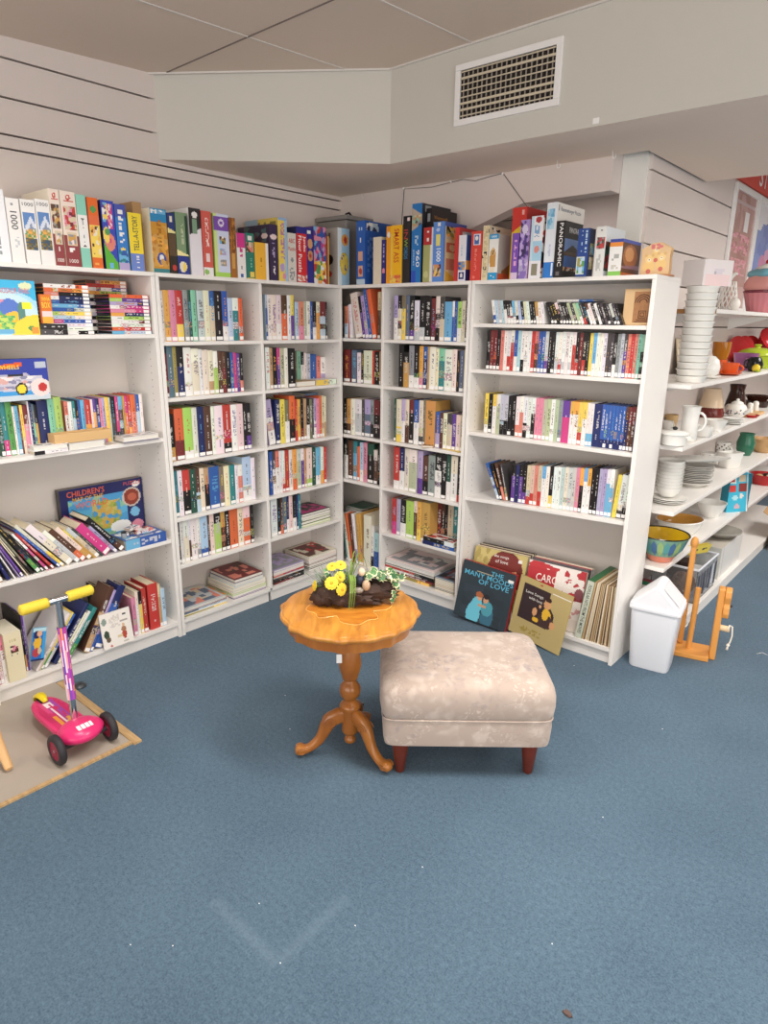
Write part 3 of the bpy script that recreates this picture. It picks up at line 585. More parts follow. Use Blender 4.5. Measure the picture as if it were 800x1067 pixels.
topbox(TL,327.4,340.2,236.5,.2,'bright confetti coloured box beside the floor puzzle',[('B',0,1,'5a64c0'),('X',0,1,.05,1,'pk w mg sk p b lv pk r',5,11,32),('X',0,1,0,.4,'y r sk w am gn',4,5,33)],'p','pk')
topbox(TL,340.5,343.2,246,.2,'very slim amber box between confetti and pale-blue boxes',[('B',0,1,'e0b060'),('R',0,.5,0,1,'8a3a30')],'am','am')
topbox(TL,352,364.2,238,.2,'pale-blue game box with bubbly yellow lettering',[('B',0,1,'aed4ec'),('R',0,.3,0,1,'e6eff3'),('E',.62,.8,.3,.1,'am'),('E',.65,.8,.14,.06,'r'),('E',.55,.38,.36,.2,'e0ba30'),('E',.55,.38,.3,.17,'f3dc5a'),('X',.3,.8,.22,.54,'y f3dc5a 4a5aa0 y y',4,7,34)],[('B',0,1,'b6b0a8'),('E',.6,.45,.22,.1,'k'),('E',.6,.2,.16,.06,'r'),('T',.15,.7,.84,.92,'ch',8,2,35)],'w')
topbox(TB,371.4,380.2,230,.23,'royal blue box with two small pictures, nearest the corner carton',[('B',0,1,'2f62b4'),('R',.2,.75,.38,.52,'d8a890'),('R',.2,.75,.12,.3,'d8a890'),('E',.48,.21,.2,.05,'b84a3a'),('T',.25,.7,.66,.74,'w',3,2,1),('T',.25,.7,.85,.9,'lb',3,1,2),('B',0,.09,'lb')],[('B',0,1,'2c5cae'),('X',.05,.5,.85,.97,'w lb nb',5,2,3),('T',.1,.5,.2,.75,'5a80c4',6,12,4)],'2f62b4')
topbox(TB,388.6,397,247,.16,'short plain cream box between blue boxes on the end-wall bookcase',[('B',0,1,'e3d6c0')],'c','br')
topbox(TB,397.4,401.5,250,.16,'very slim navy and pink box beside the plain cream box',[('B',0,1,'33307c'),('E',.5,.3,.4,.06,'pk'),('T',.3,.7,.5,.9,'lv',1,12,5)],'nb','nb')
topbox(TB,402,418.2,235,.2,'bright yellow quiz game box with sideways red lettering',[('B',0,1,'f5b921'),('R',0,.28,0,1,'f0a028'),('E',.15,.85,.1,.05,'w'),('X',.25,.95,.01,.14,'o y o am',4,2,6),('R',.3,.4,.1,.85,'y')],'y','y',letters=[('V','SMART ASS','c8402c',.66,.94,.36,.32)])
topbox(TB,419,426.6,225,.2,'black word game box with red, green and blue lettering',[('B',0,1,'262324'),('R',.55,1,0,.9,'2e2a2b'),('R',.55,.9,.92,.97,'pp')],'k','k',letters=[('V','IN','b8433a',.4,.8,.66,.5),('V','W','8fae50',.42,.66,.54,.5),('V','ORDS','4a90c0',.42,.54,.36,.5)])
topbox(TB,427.8,438.2,212,.25,'tallest blue puzzle box with a picture corner and black cover',[('B',0,1,'2874b8'),('G',0,1,.66,.77,.0,'2874b8'),('G',0,1,.95,.86,.66,'b8a898'),('X',.05,.95,.72,.86,'tn g be mt br',4,4,7),('G',0,1,.66,.75,0,'2a78be'),('R',.0,.5,0,.16,'2f50b8'),('T',.35,.7,.48,.6,'lb',2,5,8)],[('B',0,1,'25252c'),('R',.1,.3,.9,.98,'g')],'25405c',letters=[('V','960','f2f4f6',.66,.42,.2,.36),('V','pieces','d8e4f0',.25,.42,.22,.16)])
topbox(TB,442.2,447.8,217,.225,'black puzzle box with gold lettering on its wide side',[('B',0,1,'1e1a1c'),('R',.2,.8,.82,.93,'g'),('R',.3,.7,.25,.3,'g')],[('B',0,1,'2a2424'),('T',.08,.6,.8,.83,'8a6a5a',12,1,9)],'k',letters=[('S','Wentworth','b8803c',.1,.62,.86,.05)],sb=.034)
topbox(TB,440,448.6,237,.042,'small olive box with a red top, before the black box',[('B',0,1,'a9ab70'),('B',.69,1,'b53434'),('T',.4,.65,.74,.93,'w',1,6,10),('R',.85,1,0,.69,'e6e2d0'),('E',.4,.14,.3,.06,'c5c68c')],'w','r',sb=-.012)
topbox(TB,450,461,231,.2,'light-blue 1000-piece box with a patchwork picture on its side',[('B',0,1,'5d8ad0'),('R',.25,.7,.6,.8,'e8dc7a'),('E',.45,.87,.18,.03,'b8c8ea'),('X',.1,.8,.09,.3,'oc be co y br',4,4,11),('R',.4,.7,.93,.98,'w')],[('B',0,1,'e6cf9c'),('R',0,1,.93,1,'5060a8'),('R',0,.06,0,1,'5d8ad0'),('X',.1,.7,.72,.92,'k ol am be y',5,4,12),('R',.12,.7,.5,.66,'c86a50'),('E',.4,.58,.14,.06,'e6cf9c'),('R',.12,.7,.2,.4,'d08a70'),('G',.1,.7,.2,.02,0,'e0b040')],'5060a8',letters=[('V','1000','ffffff',.55,.56,.34,.42)])
topbox(TB,472.2,477,237,.2,'red edged box with a pale blue cover behind the white box',[('B',0,1,'cc3a36')],[('B',0,1,'c04a48'),('R',.12,.95,.1,.93,'9aa8b4'),('R',.12,.3,.75,.92,'d8cfd0')],'c04a48',sb=.02)
topbox(TB,476.6,484.6,245,.15,'short white and blue box before the red edged box',[('B',0,1,'e6e4ea'),('X',.05,.9,.24,.44,'oc am 7090b8 b',3,4,13),('B',0,.24,'e4e0ee'),('R',.15,.8,.04,.2,'2c2a6a'),('E',.45,.12,.15,.05,'w'),('T',.35,.55,.55,.85,'lb',1,14,14)],[('B',0,1,'3f62a8'),('B',.25,.45,'am'),('B',0,.25,'2c2a6a')],'w')
topbox(TB,489.2,500.4,241,.18,'plain red box with a framed picture at the top of its spine',[('B',0,1,'d5463c'),('R',.2,.85,.72,.95,'d8dcea'),('R',.3,.75,.74,.93,'4a64a8'),('E',.5,.86,.14,.05,'w'),('T',.35,.6,.2,.64,'e88070',2,24,15),('E',.35,.07,.12,.03,'e88070')],'d5463c','d5463c')
topbox(TB,501,507.4,235,.2,'cream crossword patterned box beside the plain red box',[('B',0,1,'e6d6b2'),('R',.5,.95,.86,.93,'k'),('R',.3,.7,.46,.53,'k'),('R',0,.4,.4,.46,'k'),('R',.3,.75,.18,.25,'k'),('T',.1,.9,.02,.98,'d2c098',5,26,16)],[('B',0,1,'d6ccb4'),('X',.1,.5,.86,.97,'k be be w',5,3,17)],'c')
topbox(TB,507.8,517.6,244,.19,'white and blue 1000-piece box with a golden dog picture',[('B',0,1,'eceae6'),('B',.9,1,'2f9ad0'),('B',0,.16,'2f9ad0'),('E',.45,.45,.34,.26,'c8954e'),('E',.45,.62,.2,.08,'e0b878'),('E',.38,.64,.05,.02,'k'),('E',.55,.64,.05,.02,'k'),('E',.45,.58,.08,.025,'5a3a24'),('R',.2,.7,.17,.28,'e8dcc8'),('T',.25,.7,.05,.11,'w',3,2,18)],[('B',0,1,'b8b2ac'),('B',0,.14,'c85a38'),('G',.2,1,.2,.55,.14,'9a6a3c')],'w',letters=[('H','1000','ffffff',.2,.8,.925,.045)])
topbox(TB,530,544.6,216,.2,'tall red box with yellow and purple lower spine',[('B',0,1,'d23a30'),('G',0,1,.66,.8,0,'f0cc3a'),('B',.06,.22,'d8c0dc'),('R',0,.2,0,.6,'f0cc3a'),('R',.66,.84,.9,.96,'e8b0a8')],'c84440','b83830',sb=.058)
topbox(TB,531.2,538.4,243,.045,'purple box with pink sideways lettering before the tall red box',[('B',0,1,'7a4fb0'),('B',0,.14,'d8c0dc'),('T',.35,.75,.3,.85,'e0a8d0',2,12,19)],'p','p')
topbox(TB,539.2,548.8,229,.05,'lilac box with dark splash pattern and pink side',[('B',0,1,'a48cc8'),('X',0,1,.35,1,'a48cc8 5a3f8a c0a8e0 3f2f60 a48cc8',4,9,20),('E',.5,.84,.3,.08,'d8cce8'),('X',0,1,0,.33,'lv cfc0e4 lv 8a70b8',3,5,21)],[('B',0,1,'c890b8'),('E',.5,.6,.3,.12,'b05070'),('E',.4,.85,.25,.08,'3a2f3f')],'6a48a0')
topbox(TB,550,562.4,225,.2,'white and sky box with a small stone coloured panel at its foot',[('B',0,1,'e8e6ea'),('B',.28,.6,'a8d0e6'),('R',0,.2,.28,1,'c4dcea'),('E',.55,.47,.22,.06,'d88a80'),('T',.3,.75,.66,.88,'7fa8d0',3,12,22),('R',.22,.75,.05,.24,'8d8872'),('E',.6,.94,.25,.05,'b03a40')],[('B',0,1,'c8b8b4'),('X',0,1,0,1,'r w k w ma',3,12,23)],'w')
topbox(TB,565,575.8,211,.27,'largest white puzzle box with its maker lettered along the side',[('B',0,1,'e2e6ec'),('R',.1,.75,.66,.92,'8fc0dc'),('X',.1,.75,.66,.92,'8fc0dc b8d8e8 6aa8cc',3,5,24),('T',.3,.6,.3,.5,'c0c8dc',2,10,25),('B',0,.22,'2f78c8'),('R',.75,.92,.03,.2,'e0eaf4')],[('B',0,1,'e8e4de'),('R',.03,.07,.9,.97,'g')],'efece8',letters=[('S','Ravensburger Puzzle','6a7488',.12,.86,.88,.07)])
topbox(TB,575.6,584.8,230,.18,'black panoramic puzzle box with a mountain lake photo',[('B',0,1,'1d1a1b'),('R',.3,.75,.04,.1,'6a6668')],[('B',0,1,'1f1c1e'),('R',.05,.95,.12,.7,'6f8ec4'),('G',.05,.5,.46,.6,.44,'3c332e'),('G',.5,.95,.6,.48,.44,'3c332e'),('R',.05,.95,.4,.47,'5a4638'),('R',.05,.95,.2,.4,'3f64a0'),('X',.05,.95,.12,.2,'tn be br co',9,2,26)],'k',letters=[('V','PANORAMIC','f2f0ee',.62,.96,.2,.42),('S','PANORAMIC','e8e6e6',.25,.98,.8,.1)],sb=-.004)
topbox(TB,599,610.6,238,.06,'slim blue puzzle box before the panoramic lake picture',[('B',0,1,'27468a'),('T',.3,.4,.5,.95,'lb',1,18,27),('T',.65,.8,.48,.97,'lb',1,24,28),('R',.02,.75,.04,.42,'d0d4cc'),('X',.05,.72,.06,.4,'ol gn sk lb kh',3,5,29)],[('B',0,1,'2b3350'),('X',.3,.9,.45,.7,'ol sk kh',3,2,30),('X',.3,.9,.15,.42,'ol kh be',3,2,31)],'27468a',sb=-.02)
topbox(TB,617.4,628,236,.2,'white box with red townhouses on its spine',[('B',0,1,'dcdcd8'),('X',.1,.9,.56,.78,'b84a54 r g a04048 dg',5,4,32),('T',.2,.75,.1,.45,'b8b8b4',3,8,33),('E',.5,.93,.08,.015,'k')],[('B',0,1,'dce2e4'),('X',0,.5,.1,.7,'dg ma k dg r',3,7,34)],'eceae8')
topbox(TB,632.4,646.2,249,.2,'orange, white and green box with a glowing bronze side',[('B',0,1,'e8e6e2'),('B',.9,1,'3a4a9a'),('B',.78,.9,'e08a3a'),('B',0,.12,'86c25a'),('T',.25,.75,.4,.6,'a8a8a4',3,3,35),('T',.25,.8,.18,.28,'c8c4b8',3,2,36)],[('B',0,1,'5a3a2c'),('B',.9,1,'4a58a8'),('E',.45,.55,.4,.32,'9a6240'),('E',.4,.6,.24,.2,'c89468'),('G',0,1,.26,.34,.2,'8a6a78'),('B',0,.1,'b8602c')],'4a58a8')
# grey carton in the corner behind the boxes
gb=thing('storage_crate','large grey crate in the corner behind the boxes','crate',(.022,-.232,H),0)
mg=mat('grey_crate_plastic','8e8a86',.5,noise=.05,scale=5);g=MB().box(0,.245,0,.225,0,.365);bevel(g.build('crate_body',mg,gb),.008)
bevel(BX(-.006,.251,-.006,.231,.367,.39).build('crate_lid',mg,gb),.004)
g=MB();g.tube([(.14,.1,.391),(.155,.09,.41),(.19,.08,.413),(.215,.08,.391)],.006);g.build('handle',M['black'],gb,1)
# letter rack with painted teddies, small bear figurine and lone jar behind the boxes
lr=thing('letter_rack','wooden letter rack painted with teddy bears, standing at the bookcase end','letter rack',(2.04,-.14,H+.0004),R(8))
pine2=mat('pale_pine','dcb98a',.5,noise=.12,scale=14,stretch=(1,1,.2))
bevel(BX(-.06,.075,-.035,.045,0,.008).build('base',mat('rack_base_wood','b47c50',.5,noise=.15,scale=14),lr),.002)
def arch(w,h,t,y,fn,N=22):
    pts=[(-w/2,0),(w/2,0)]+[(w/2*1.02,h*.2),(w/2*.97,h*.55),(w/2*1.04,h*.8),(w*.36,h*.88)]+[(w*.3*math.cos(a*PI/8),h*.86+h*.14*math.sin(a*PI/8)) for a in range(1,8)]+[(-w*.36,h*.88),(-w/2*1.04,h*.8),(-w/2*.97,h*.55),(-w/2*1.02,h*.2)]
    m=MB();f=[(x,y,z+.008) for x,z in pts];b=[(x,y+t,z+.008) for x,z in pts];m.face(f,pc('dcb98a'));m.face(b[::-1],pc('dcb98a'))
    for i in range(len(pts)): j=(i+1)%len(pts);m.face([f[j],f[i],b[i],b[j]],pc('b98a5a'))
    return m
arch(.118,.13,.009,-.01,None).build('front_panel',M['print'],lr)
arch(.118,.135,.009,.03,None).build('rear_panel',M['print'],lr)
for x,z,s in ((-.026,.042,1.25),(.024,.05,1.2),(0,.085,1.1)):
    m=MB()
    for dx,dz,r,c in ((0,0,.019,'e3c07c'),(0,.024,.014,'e8c98a'),(-.011,.036,.005,'d8b070'),(.011,.036,.005,'d8b070'),(0,.021,.006,'f2e2c0'),(0,.022,.002,'5a3a2c'),(0,-.016,.008,'c86a5a')):
        y=-.0104-.0002*(r<.0062)-.0003*(r<.003);m.face([(x+s*(dx+r*math.cos(a*PI/8)),y-.00005*len(m.f),z+s*(dz+r*math.sin(a*PI/8))) for a in range(16)],pc(c))
    m.build('painted_bear',M['print'],lr)
m=MB()
for a in range(5): m.face([(.0+.018*math.cos(a*1.26)+.009*math.cos(k*PI/5),-.0108,.122+.007*math.sin(a*1.26)+.006*math.sin(k*PI/5)) for k in range(10)],pc('d8787a'))
m.build('painted_flowers',M['print'],lr)
jr=thing('jar','small dark lidded jar behind the largest white puzzle box','jar',(1.60,-.015,H))
MB().lathe([(.02,0),(.024,.01),(.024,.1),(.018,.115)],16).build('body',mat('jar_smoke_glass','4a4644',.2),jr,40)
MB().lathe([(.019,.116),(.02,.118),(.02,.135),(.012,.15),(.0,.152)],16,cap=False).build('lid',mat('jar_lid_bronze','6a5a4c',.3,.6),jr,40)
cf=thing('framed_card','small printed card propped behind the bronze sided box','card',(1.795,-.06,H),0)
MB().box(0,.085,0,.004,0,.15,pc('d8d4d0')).grid((.004,-.0004,.1),(.077,0,0),(0,0,.046),10,6,PT(('X',0,1,0,1,'g k w sg lv',5,3,44))).build('card_sheet',M['print'],cf)
# ------------------------------------------------------------------ things lying flat
def lying(name,w,d,h,k1,k2,rg,edge='spine',pic=None,paper='pages',m='print'):
    """a book, magazine or case lying flat; local x along the shelf, front edge at y = 0, centre of base at x = 0"""
    c1=pc(k1);t=min(.0022,h*.2);mb=MB()
    top=PT(('B',0,1,k1),*pic) if pic else None
    if top: mb.grid((-w/2,0,h),(w,0,0),(0,d,0),18,14,top)
    else: mb.face([(-w/2,0,h),(w/2,0,h),(w/2,d,h),(-w/2,d,h)],c1)
    mb.box(-w/2,w/2,0,d,h-t,h-.00005,c1,'t');mb.box(-w/2,w/2,0,d,0,t,c1)
    if edge=='spine':
        f0=spine_fn(k1,k2,rg);mb.grid((-w/2,-.0003,0),(w,0,0),(0,0,h),26,5,lambda u,v:f0(v,u))
        mb.box(-w/2,w/2,0,.003,t,h-t,c1,'f')
    o=mb.build(name,M[m])
    e=.004 if edge=='spine' else .002
    MB().box(-w/2+.003,w/2-.003,e,d-.004,t+.0001,h-t-.0001).build('pages' if m=='print' else 'disc_tray',M[paper],o)
    return o
def stack(fr,u0,u1,z,text,phrase,d=.2,sb=.0,word='book',name='book',group=None,sh=(0,0),cat='book',sticker=False,v2=None):
    rg=random.Random(phrase);s0=fr.s_at(u0,z,sb);s1=fr.s_at(u1,z,sb)
    for lo,hi in BAYS['B' if fr.k=='B' else 'L']:
        if lo-.05<(s0+s1)/2<hi+.05: s0=max(s0,lo+.008);s1=min(s1,hi-.008)
    ly=[e.split() for e in text.split(',')];n=len(ly);zz=z+.0003
    for i in range(n-1,-1,-1):
        e=ly[i];h=float(e[0])/1000;k1,_,k2=e[1].partition('/');wf=1.;dx=dy=0.;rot=rg.uniform(-1.2,1.2);edge='spine';df=1.;pic=None
        for f in e[2:]:
            v=f[1:]
            if f[0]=='w':wf=float(v)
            if f[0]=='x':dx=float(v)/1000
            if f[0]=='y':dy=float(v)/1000
            if f[0]=='r':rot=float(v)
            if f[0]=='d':df=float(v)
            if f=='e':edge='fore'
            if f[0]=='P':pic=[('X',.05,.95,.05,.95,v.replace('+',' '),6,5,i)]
        w=(s1-s0)*wf;o=lying(name,w,d*df,h,k1,k2 or None,rg,edge,pic,'case' if name=='dvd_case' else 'whitepages' if edge=='fore' else 'pages','gloss' if name=='dvd_case' else 'print')
        o.location=fr.p((s0+s1)/2+dx,sb-dy,zz);o.rotation_euler=(0,0,fr.rz+R(rot));zz+=h+.0004
        if sticker: BX(w/2-.03,w/2-.004,-.0009,-.0004,h*.12,h*.88).build('price_sticker',M['sticker'],o)
        pos='topmost of' if i==0 else 'lowest of' if i==n-1 else ordn(i+1)+' from top of'
        l=f'{cname(k1,k2 or None)} {word}, {pos} {phrase}';PENDING.append((o,l,l.replace(' on the base shelf','').replace(', base shelf','')));o['category']=cat;o['group']=group or phrase
    return zz
Z0=.085
# left-wall middle bay, base shelf
stack(FL_,191,236,Z0,'9 lg/sg e w.95 Plg+sl+co+be,5 w e,6 ma e,9 lb/sl,6 w e,7 y/ol','low magazine pile, left-wall middle bay',.25,.0,'magazine','magazine',cat='magazine')
stack(FL_,243,284,Z0,'20 ma/o e Pma+co+ma+br w.82 x-4,22 lb e w.86,20 c e,16 c/y e,12 lm/sg e,12 w e,9 p e w.96','hardback pile, left-wall middle bay',.24,.0,'hardback')
stack(FL_,228,240,Z0,'6 sg e Psg+am+co,6 o e,5 w e','narrow pile, left-wall middle bay',.2,.05,'magazine','magazine',cat='magazine')
# left-wall corner bay
stack(FL_,285.5,317,Z0,'14 lv e Plv+g+lv,10 w e,9 pp e,10 r/co,9 lg e,12 k/ch,12 k,10 k/ma','dark lowest pile, left-wall corner bay',.23,.0,'hardback')
stack(FL_,322,356,Z0,'16 c e Pma+br+c+r,12 pp e,12 w e,10 ma e,14 w e x3,12 k e,14 lg/k e','lowest pile nearest the corner',.23,.01,'hardback')
stack(FL_,314,344.5,.366+ta,'16 ch/mg e w.96 Pch+mg+k,14 w/sg e,15 sg e w.94,20 k e,16 lm/gn e w.98','five-book pile beside the teal book',.2,.01,'book')
stack(FL_,309.5,329,1.215+ta,'30 tn e','second shelf front by black book, left-wall corner bay',.11,.0,'thick book')
stack(FL_,329.6,354,1.215+ta,'30 w/y','second shelf front near the corner',.11,.0,'thick paperback')
s_a_,s_b_=FL_.s_at(316,1.1,.06),FL_.s_at(333,1.1,.06)
stack(FL_,318,331,top_z(lc3,s_a_,s_b_)+.0005,'14 sl','row of novels, third shelf, left-wall corner bay',.12,.06,'book lying across')
# end wall
stack(FB,440,473,.340+ta,'26 w/k Pw+k+r+w+k w.96,22 b/nb w.98','pair fronting the fifth shelf row',.085,-.02,'thick book')
stack(FB,402,452,Z0,'11 pp e Ppp+g+w,10 lg e,8 w e y6,9 k/r Pr+k+w+g e x-3,7 w/sl e x-4,13 k/r x-7,12 k/w x-7,13 ma/w x-6,18 y/ol w.85 x-10','magazine pile over the yellow book',.24,.012,'magazine','magazine',cat='magazine')
stack(FB,452.5,472.5,Z0,'9 sl e Psl+k+ma+g,9 c e,9 c e,10 c e,9 be e,9 be e,9 c/k e,9 k/be e,8 c e Pc+k+w','loose papery pile by the film bookcase',.24,.0,'magazine','magazine',cat='magazine')
stack(FB,360,377,Z0+.312,'7 dg e r-3,6 k e r2,8 ch e r-2,6 g e r2,9 k e','dark heap over the upright folders',.16,.075,'magazine','magazine',cat='magazine')
stack(FB,458,480,.908+ta,'3 y e r-14','third shelf front, end-wall middle bay',.1,-.012,'loose leaflet','leaflet',cat='leaflet')
stack(FB,440,450,.908+ta,'12 tn/br e r25 Ptn+br+be','things before the ochre book',.05,-.03,'small notebook','notebook',cat='notebook')
stack(FB2,580,618,top_z(discs,ax=0)+.0005,'10 b/w','disc cases on the top film shelf',.12,.05,'disc case lying','cd_case',cat='disc case')
# carved wooden plaque at the end of the top film shelf
pl=thing('carved_plaque','pale wooden plaque with a dark carved spiral, end of the top film shelf','plaque',(2.02,-.236,CT+.0006),R(2))
bevel(BX(-.062,.062,0,.05,0,.152).build('block',pine2,pl),.002)
g=MB();g.face([(.062+.0,-.0005,.012),(.062,-.0005,.14),(-.018,-.0005,.14),(-.018,-.0005,.012)][::-1]);g.build('carved_panel',mat('carved_brown','a87850',.6,noise=.3,scale=60),pl)
g=MB()
for k in range(4):
    a=.03-.0075*k;c=(.022,.045);pts=[(c[0]-a,-.0012,c[1]-a),(c[0]+a,-.0012,c[1]-a),(c[0]+a,-.0012,c[1]+a),(c[0]-a,-.0012,c[1]+a),(c[0]-a,-.0012,c[1]-a)];g.tube(pts,.0017,6)
for k in range(3):
    a=.034-.009*k;g.tube([(.022+a*math.cos(t*PI/10),-.0012,.094+a*math.sin(t*PI/10)) for t in range(11)],.0017,6)
g.build('carving',mat('carving_dark','54302a',.6),pl)
# ------------------------------------------------------------------ bookcase behind the scooter
FS=Fr('L',.285)
z1=1.53
bx=pbox('puzzle_box','blue puzzle box with cartoon dinosaurs, facing out beside the film piles','puzzle box',Fr('L',.292),FS.s_at(-48,z1),FS.s_at(42,z1),z1,.205,.05,
 [('B',0,1,'41b4e0'),('E',.55,.42,.5,.42,'a8dcf0'),('E',.55,.42,.44,.36,'c9e4ea'),('E',.5,.3,.26,.2,'5fb06a'),('E',.66,.5,.12,.16,'5a7ac8'),('E',.72,.25,.16,.18,'f0c040'),('E',.8,.4,.05,.2,'5a8a80'),('E',.45,.45,.08,.12,'f2c068'),('X',.35,.72,.1,.35,'5fb06a 8cc46a f0c040 5fb06a c8dc6a',7,6,3),('E',1.02,.02,.36,.36,'f6d84a'),('E',.9,.12,.04,.05,'gn'),('R',.9,.98,.02,.15,'e89a40'),('R',.82,.93,.48,.6,'f2ee3a'),('R',.5,.68,.03,.1,'sk'),('E',.88,.9,.08,.07,'dce4b8'),('E',.55,.62,.05,.03,'pk')],'b','b',back='b',letters=[('H','DINOSAUR PARK','d8707c',.5,.93,.76,.1)])
FD=Fr('L',.28)
def pile(u0,u1,txt,phrase,sb=0.,d=.135): return stack(FD,u0,u1,z1,txt,phrase,d,sb,'film case','dvd_case',None,cat='film case',sticker=True)
pile(51,97.5,'15 o/w,15 am/o,15 k/co,15 nb/w,15 nb/b,15 b/sk,15 lg/b,15 y/lm,15 w/lb,15 b/mg,15 w,15 w/k d1.02,15 k/w x8','first film pile by the dinosaur box',.01)
pile(95,136,'15 am/br,15 co/r,15 b/w,15 lm/am,15 w,15 k,15 w,15 k,15 w,15 lg,15 k,15 w,15 k,15 w,15 k','taller film pile behind the short one',.137,.125)
pile(117.5,160,'15 o,15 p/lm,15 nb/lv,15 mg/w,15 mg/pk,15 nb/am,15 lm/w,15 ma/w,15 w,15 r/o,15 lb/sk','colourful film pile by the bookcase end')
pbox('trivia_box','small orange and yellow trivia box squeezed before the film piles','game box',Fr('L',.296),FS.s_at(42.5,z1+.05),FS.s_at(55,z1+.05),z1+.0445,.112,.012,[('B',0,1,'e07a2a'),('B',.25,.42,'pp'),('B',0,.25,'f0b040'),('R',0,.08,0,1,'c05a2a')],'o','o',letters=[('H','TRIVIA','f7d84a',.12,.88,.78,.12),('H','BOX','f7d84a',.16,.86,.53,.2)])
stack(Fr('L',.296),42.7,71,z1,'21 k,21 k/ch','black case pair under the trivia box',.012+.0,.0,'black case','dvd_case',cat='film case')
# second shelf
z2=1.048;P_=(0,370,8.889);Q_=(70,400,7.273)
bs='second shelf behind the scooter'
row(FS,z2,P_,((60,440),(390,450)),-20,'20 - n,58 dg,106 t/mg s.3,162 gn,182 w h.92,218 sk h.93,232 ma h.9,258 y/c h.95,303 ma/pk h.95,318 w h1.02,340 nb,362 sl/mt h.97,385 k/oc h.96','first run, second shelf by scooter','picture_book',setback=.045)
row(FS,z2,P_,((395,435),(610,400)),390,'488 nb,545 mt n,612 lm n h1.02','run above the wooden tray','picture_book',setback=.055)
row(FS,z2,Q_,((5,150),(590,88)),10,'38 co/w n,68 w n,92 t/lb n,110 k/b n,130 b/w n,160 sk n,205 r/am n s.45,222 w/be n,245 p/am n,270 nb/b n,290 pk/lb n,312 lv/pk n,344 y n,352 lb n,388 k/ch n,410 mg/k n s.2,440 sk/ch n,458 oc n,478 mg/o n,502 r/am n,540 o/co n,568 b/lb n,592 w n','long run, second shelf by scooter','picture_book',setback=.075)
# toy car box lying across the books
tb=pbox('toy_car_box','dark blue toy car box lying across the books behind the scooter','toy box',Fr('L',.262),FS.s_at(-40,1.27),FS.s_at(56,1.27),1.2705,.165,.05,
 [('B',0,1,'2f3f9e'),('G',0,1,.5,.3,0,'3f9ad8'),('B',0,.12,'c8d4dc'),('E',.62,.42,.33,.2,'c8c4d2'),('E',.6,.55,.2,.16,'b4b0c4'),('X',.34,.93,.28,.6,'c8c4d2 e8e0e0 a8a4bc d8a8a0 c8c4d2 8a88a4',9,5,6),('R',.55,.72,.58,.68,'2a2a30'),('E',.68,.28,.07,.15,'k'),('E',.68,.28,.05,.11,'f0d63c'),('E',.92,.36,.05,.12,'k'),('E',.9,.3,.12,.22,'e8d8d4'),('E',.92,.3,.05,.11,'c23434'),('R',.86,.98,.78,.92,'b8c0cc'),('G',.15,.72,.8,.93,.66,'dd5a2a'),('G',.15,.72,.7,.82,.64,'2f3f9e'),('R',0,.4,.1,.16,'w')],'nb','nb',letters=[('H','HOT WHEELS','f4dc4c',.3,.68,.76,.1)])
# wooden tray and flat things at the front edge
tr=thing('wooden_tray','shallow pale wooden tray on the second shelf behind the scooter','tray',tuple(Fr('L',.30).p(Fr('L',.30).s_at(88,z2+.03),.0,z2+.033)),L90)
tw=(Fr('L',.30).s_at(124,z2+.03)-Fr('L',.30).s_at(66,z2+.03))/2
lw=mat('light_beech','d9b27c',.45,noise=.12,scale=10,stretch=(.2,1,1));g=MB();D_T=.065
for a in ((-tw,tw,0,.009,0,.042),(-tw,tw,D_T-.009,D_T,0,.042),(-tw,-tw+.009,.009,D_T-.009,0,.042),(tw-.009,tw,.009,D_T-.009,0,.042)): g.box(*a)
bevel(g.build('tray_frame',lw,tr),.0015);BX(-tw+.009,tw-.009,.009,D_T-.009,0,.005).build('tray_base',lw,tr)
FE=Fr('L',.305)
stack(FE,72,110,z2,'31 w e','wooden tray, second shelf behind the scooter',.065,.006,'white boxed book',cat='book')
stack(FE,36,71.5,z2,'20 w e Pw+w+ch+w r-3,16 w/k','white pair by the wooden tray',.058,.0,'small book')
stack(FE,129,166,z2,'20 w e Pw+g+lg+w,7 g','grey-based pair past the wooden tray',.088,.0,'box set')
# third shelf: leaning picture books
z3=.536;R_=(0,520,10.67);S_=(50,495,6.154)
row(FS,z3,R_,((0,190),(500,185)),-60,'-5 -,82 be/tn L16 h.8,160 nb L20 h.86,195 w L24 h.95,215 k/w L24,240 lv L25,300 k/p L26,330 be/c L28,360 c/k L28,415 kh/k L29,470 k/gn L31 h1.05','first leaning run, third shelf by scooter','picture_book',depth=(.2,.24))
row(FS,z3,R_,((470,330),(700,300)),472,'520 k L33,585 w/mg L36 s.6,655 r L38,690 b L38 h1.1,735 c/y L38 h1.2','middle leaning run, third shelf by scooter','picture_book',cont=True,depth=(.2,.24))
row(FS,z3,S_,((165,330),(470,300)),128,'185 w/c L38 h1.15,220 w/lg L38,262 br/o L38,298 c/oc L38 h1.05,312 y/oc L38,345 lg/be L38,365 ch L38,432 mg L38,468 lv L38,512 k/br L40 h1.25','last leaning run, third shelf by scooter','picture_book',cont=True,depth=(.17,.19))
mp_=Fr('L',.066)
sA=mp_.s_at(66,z3+.1);sB=min(-1.531,mp_.s_at(153,z3+.1))
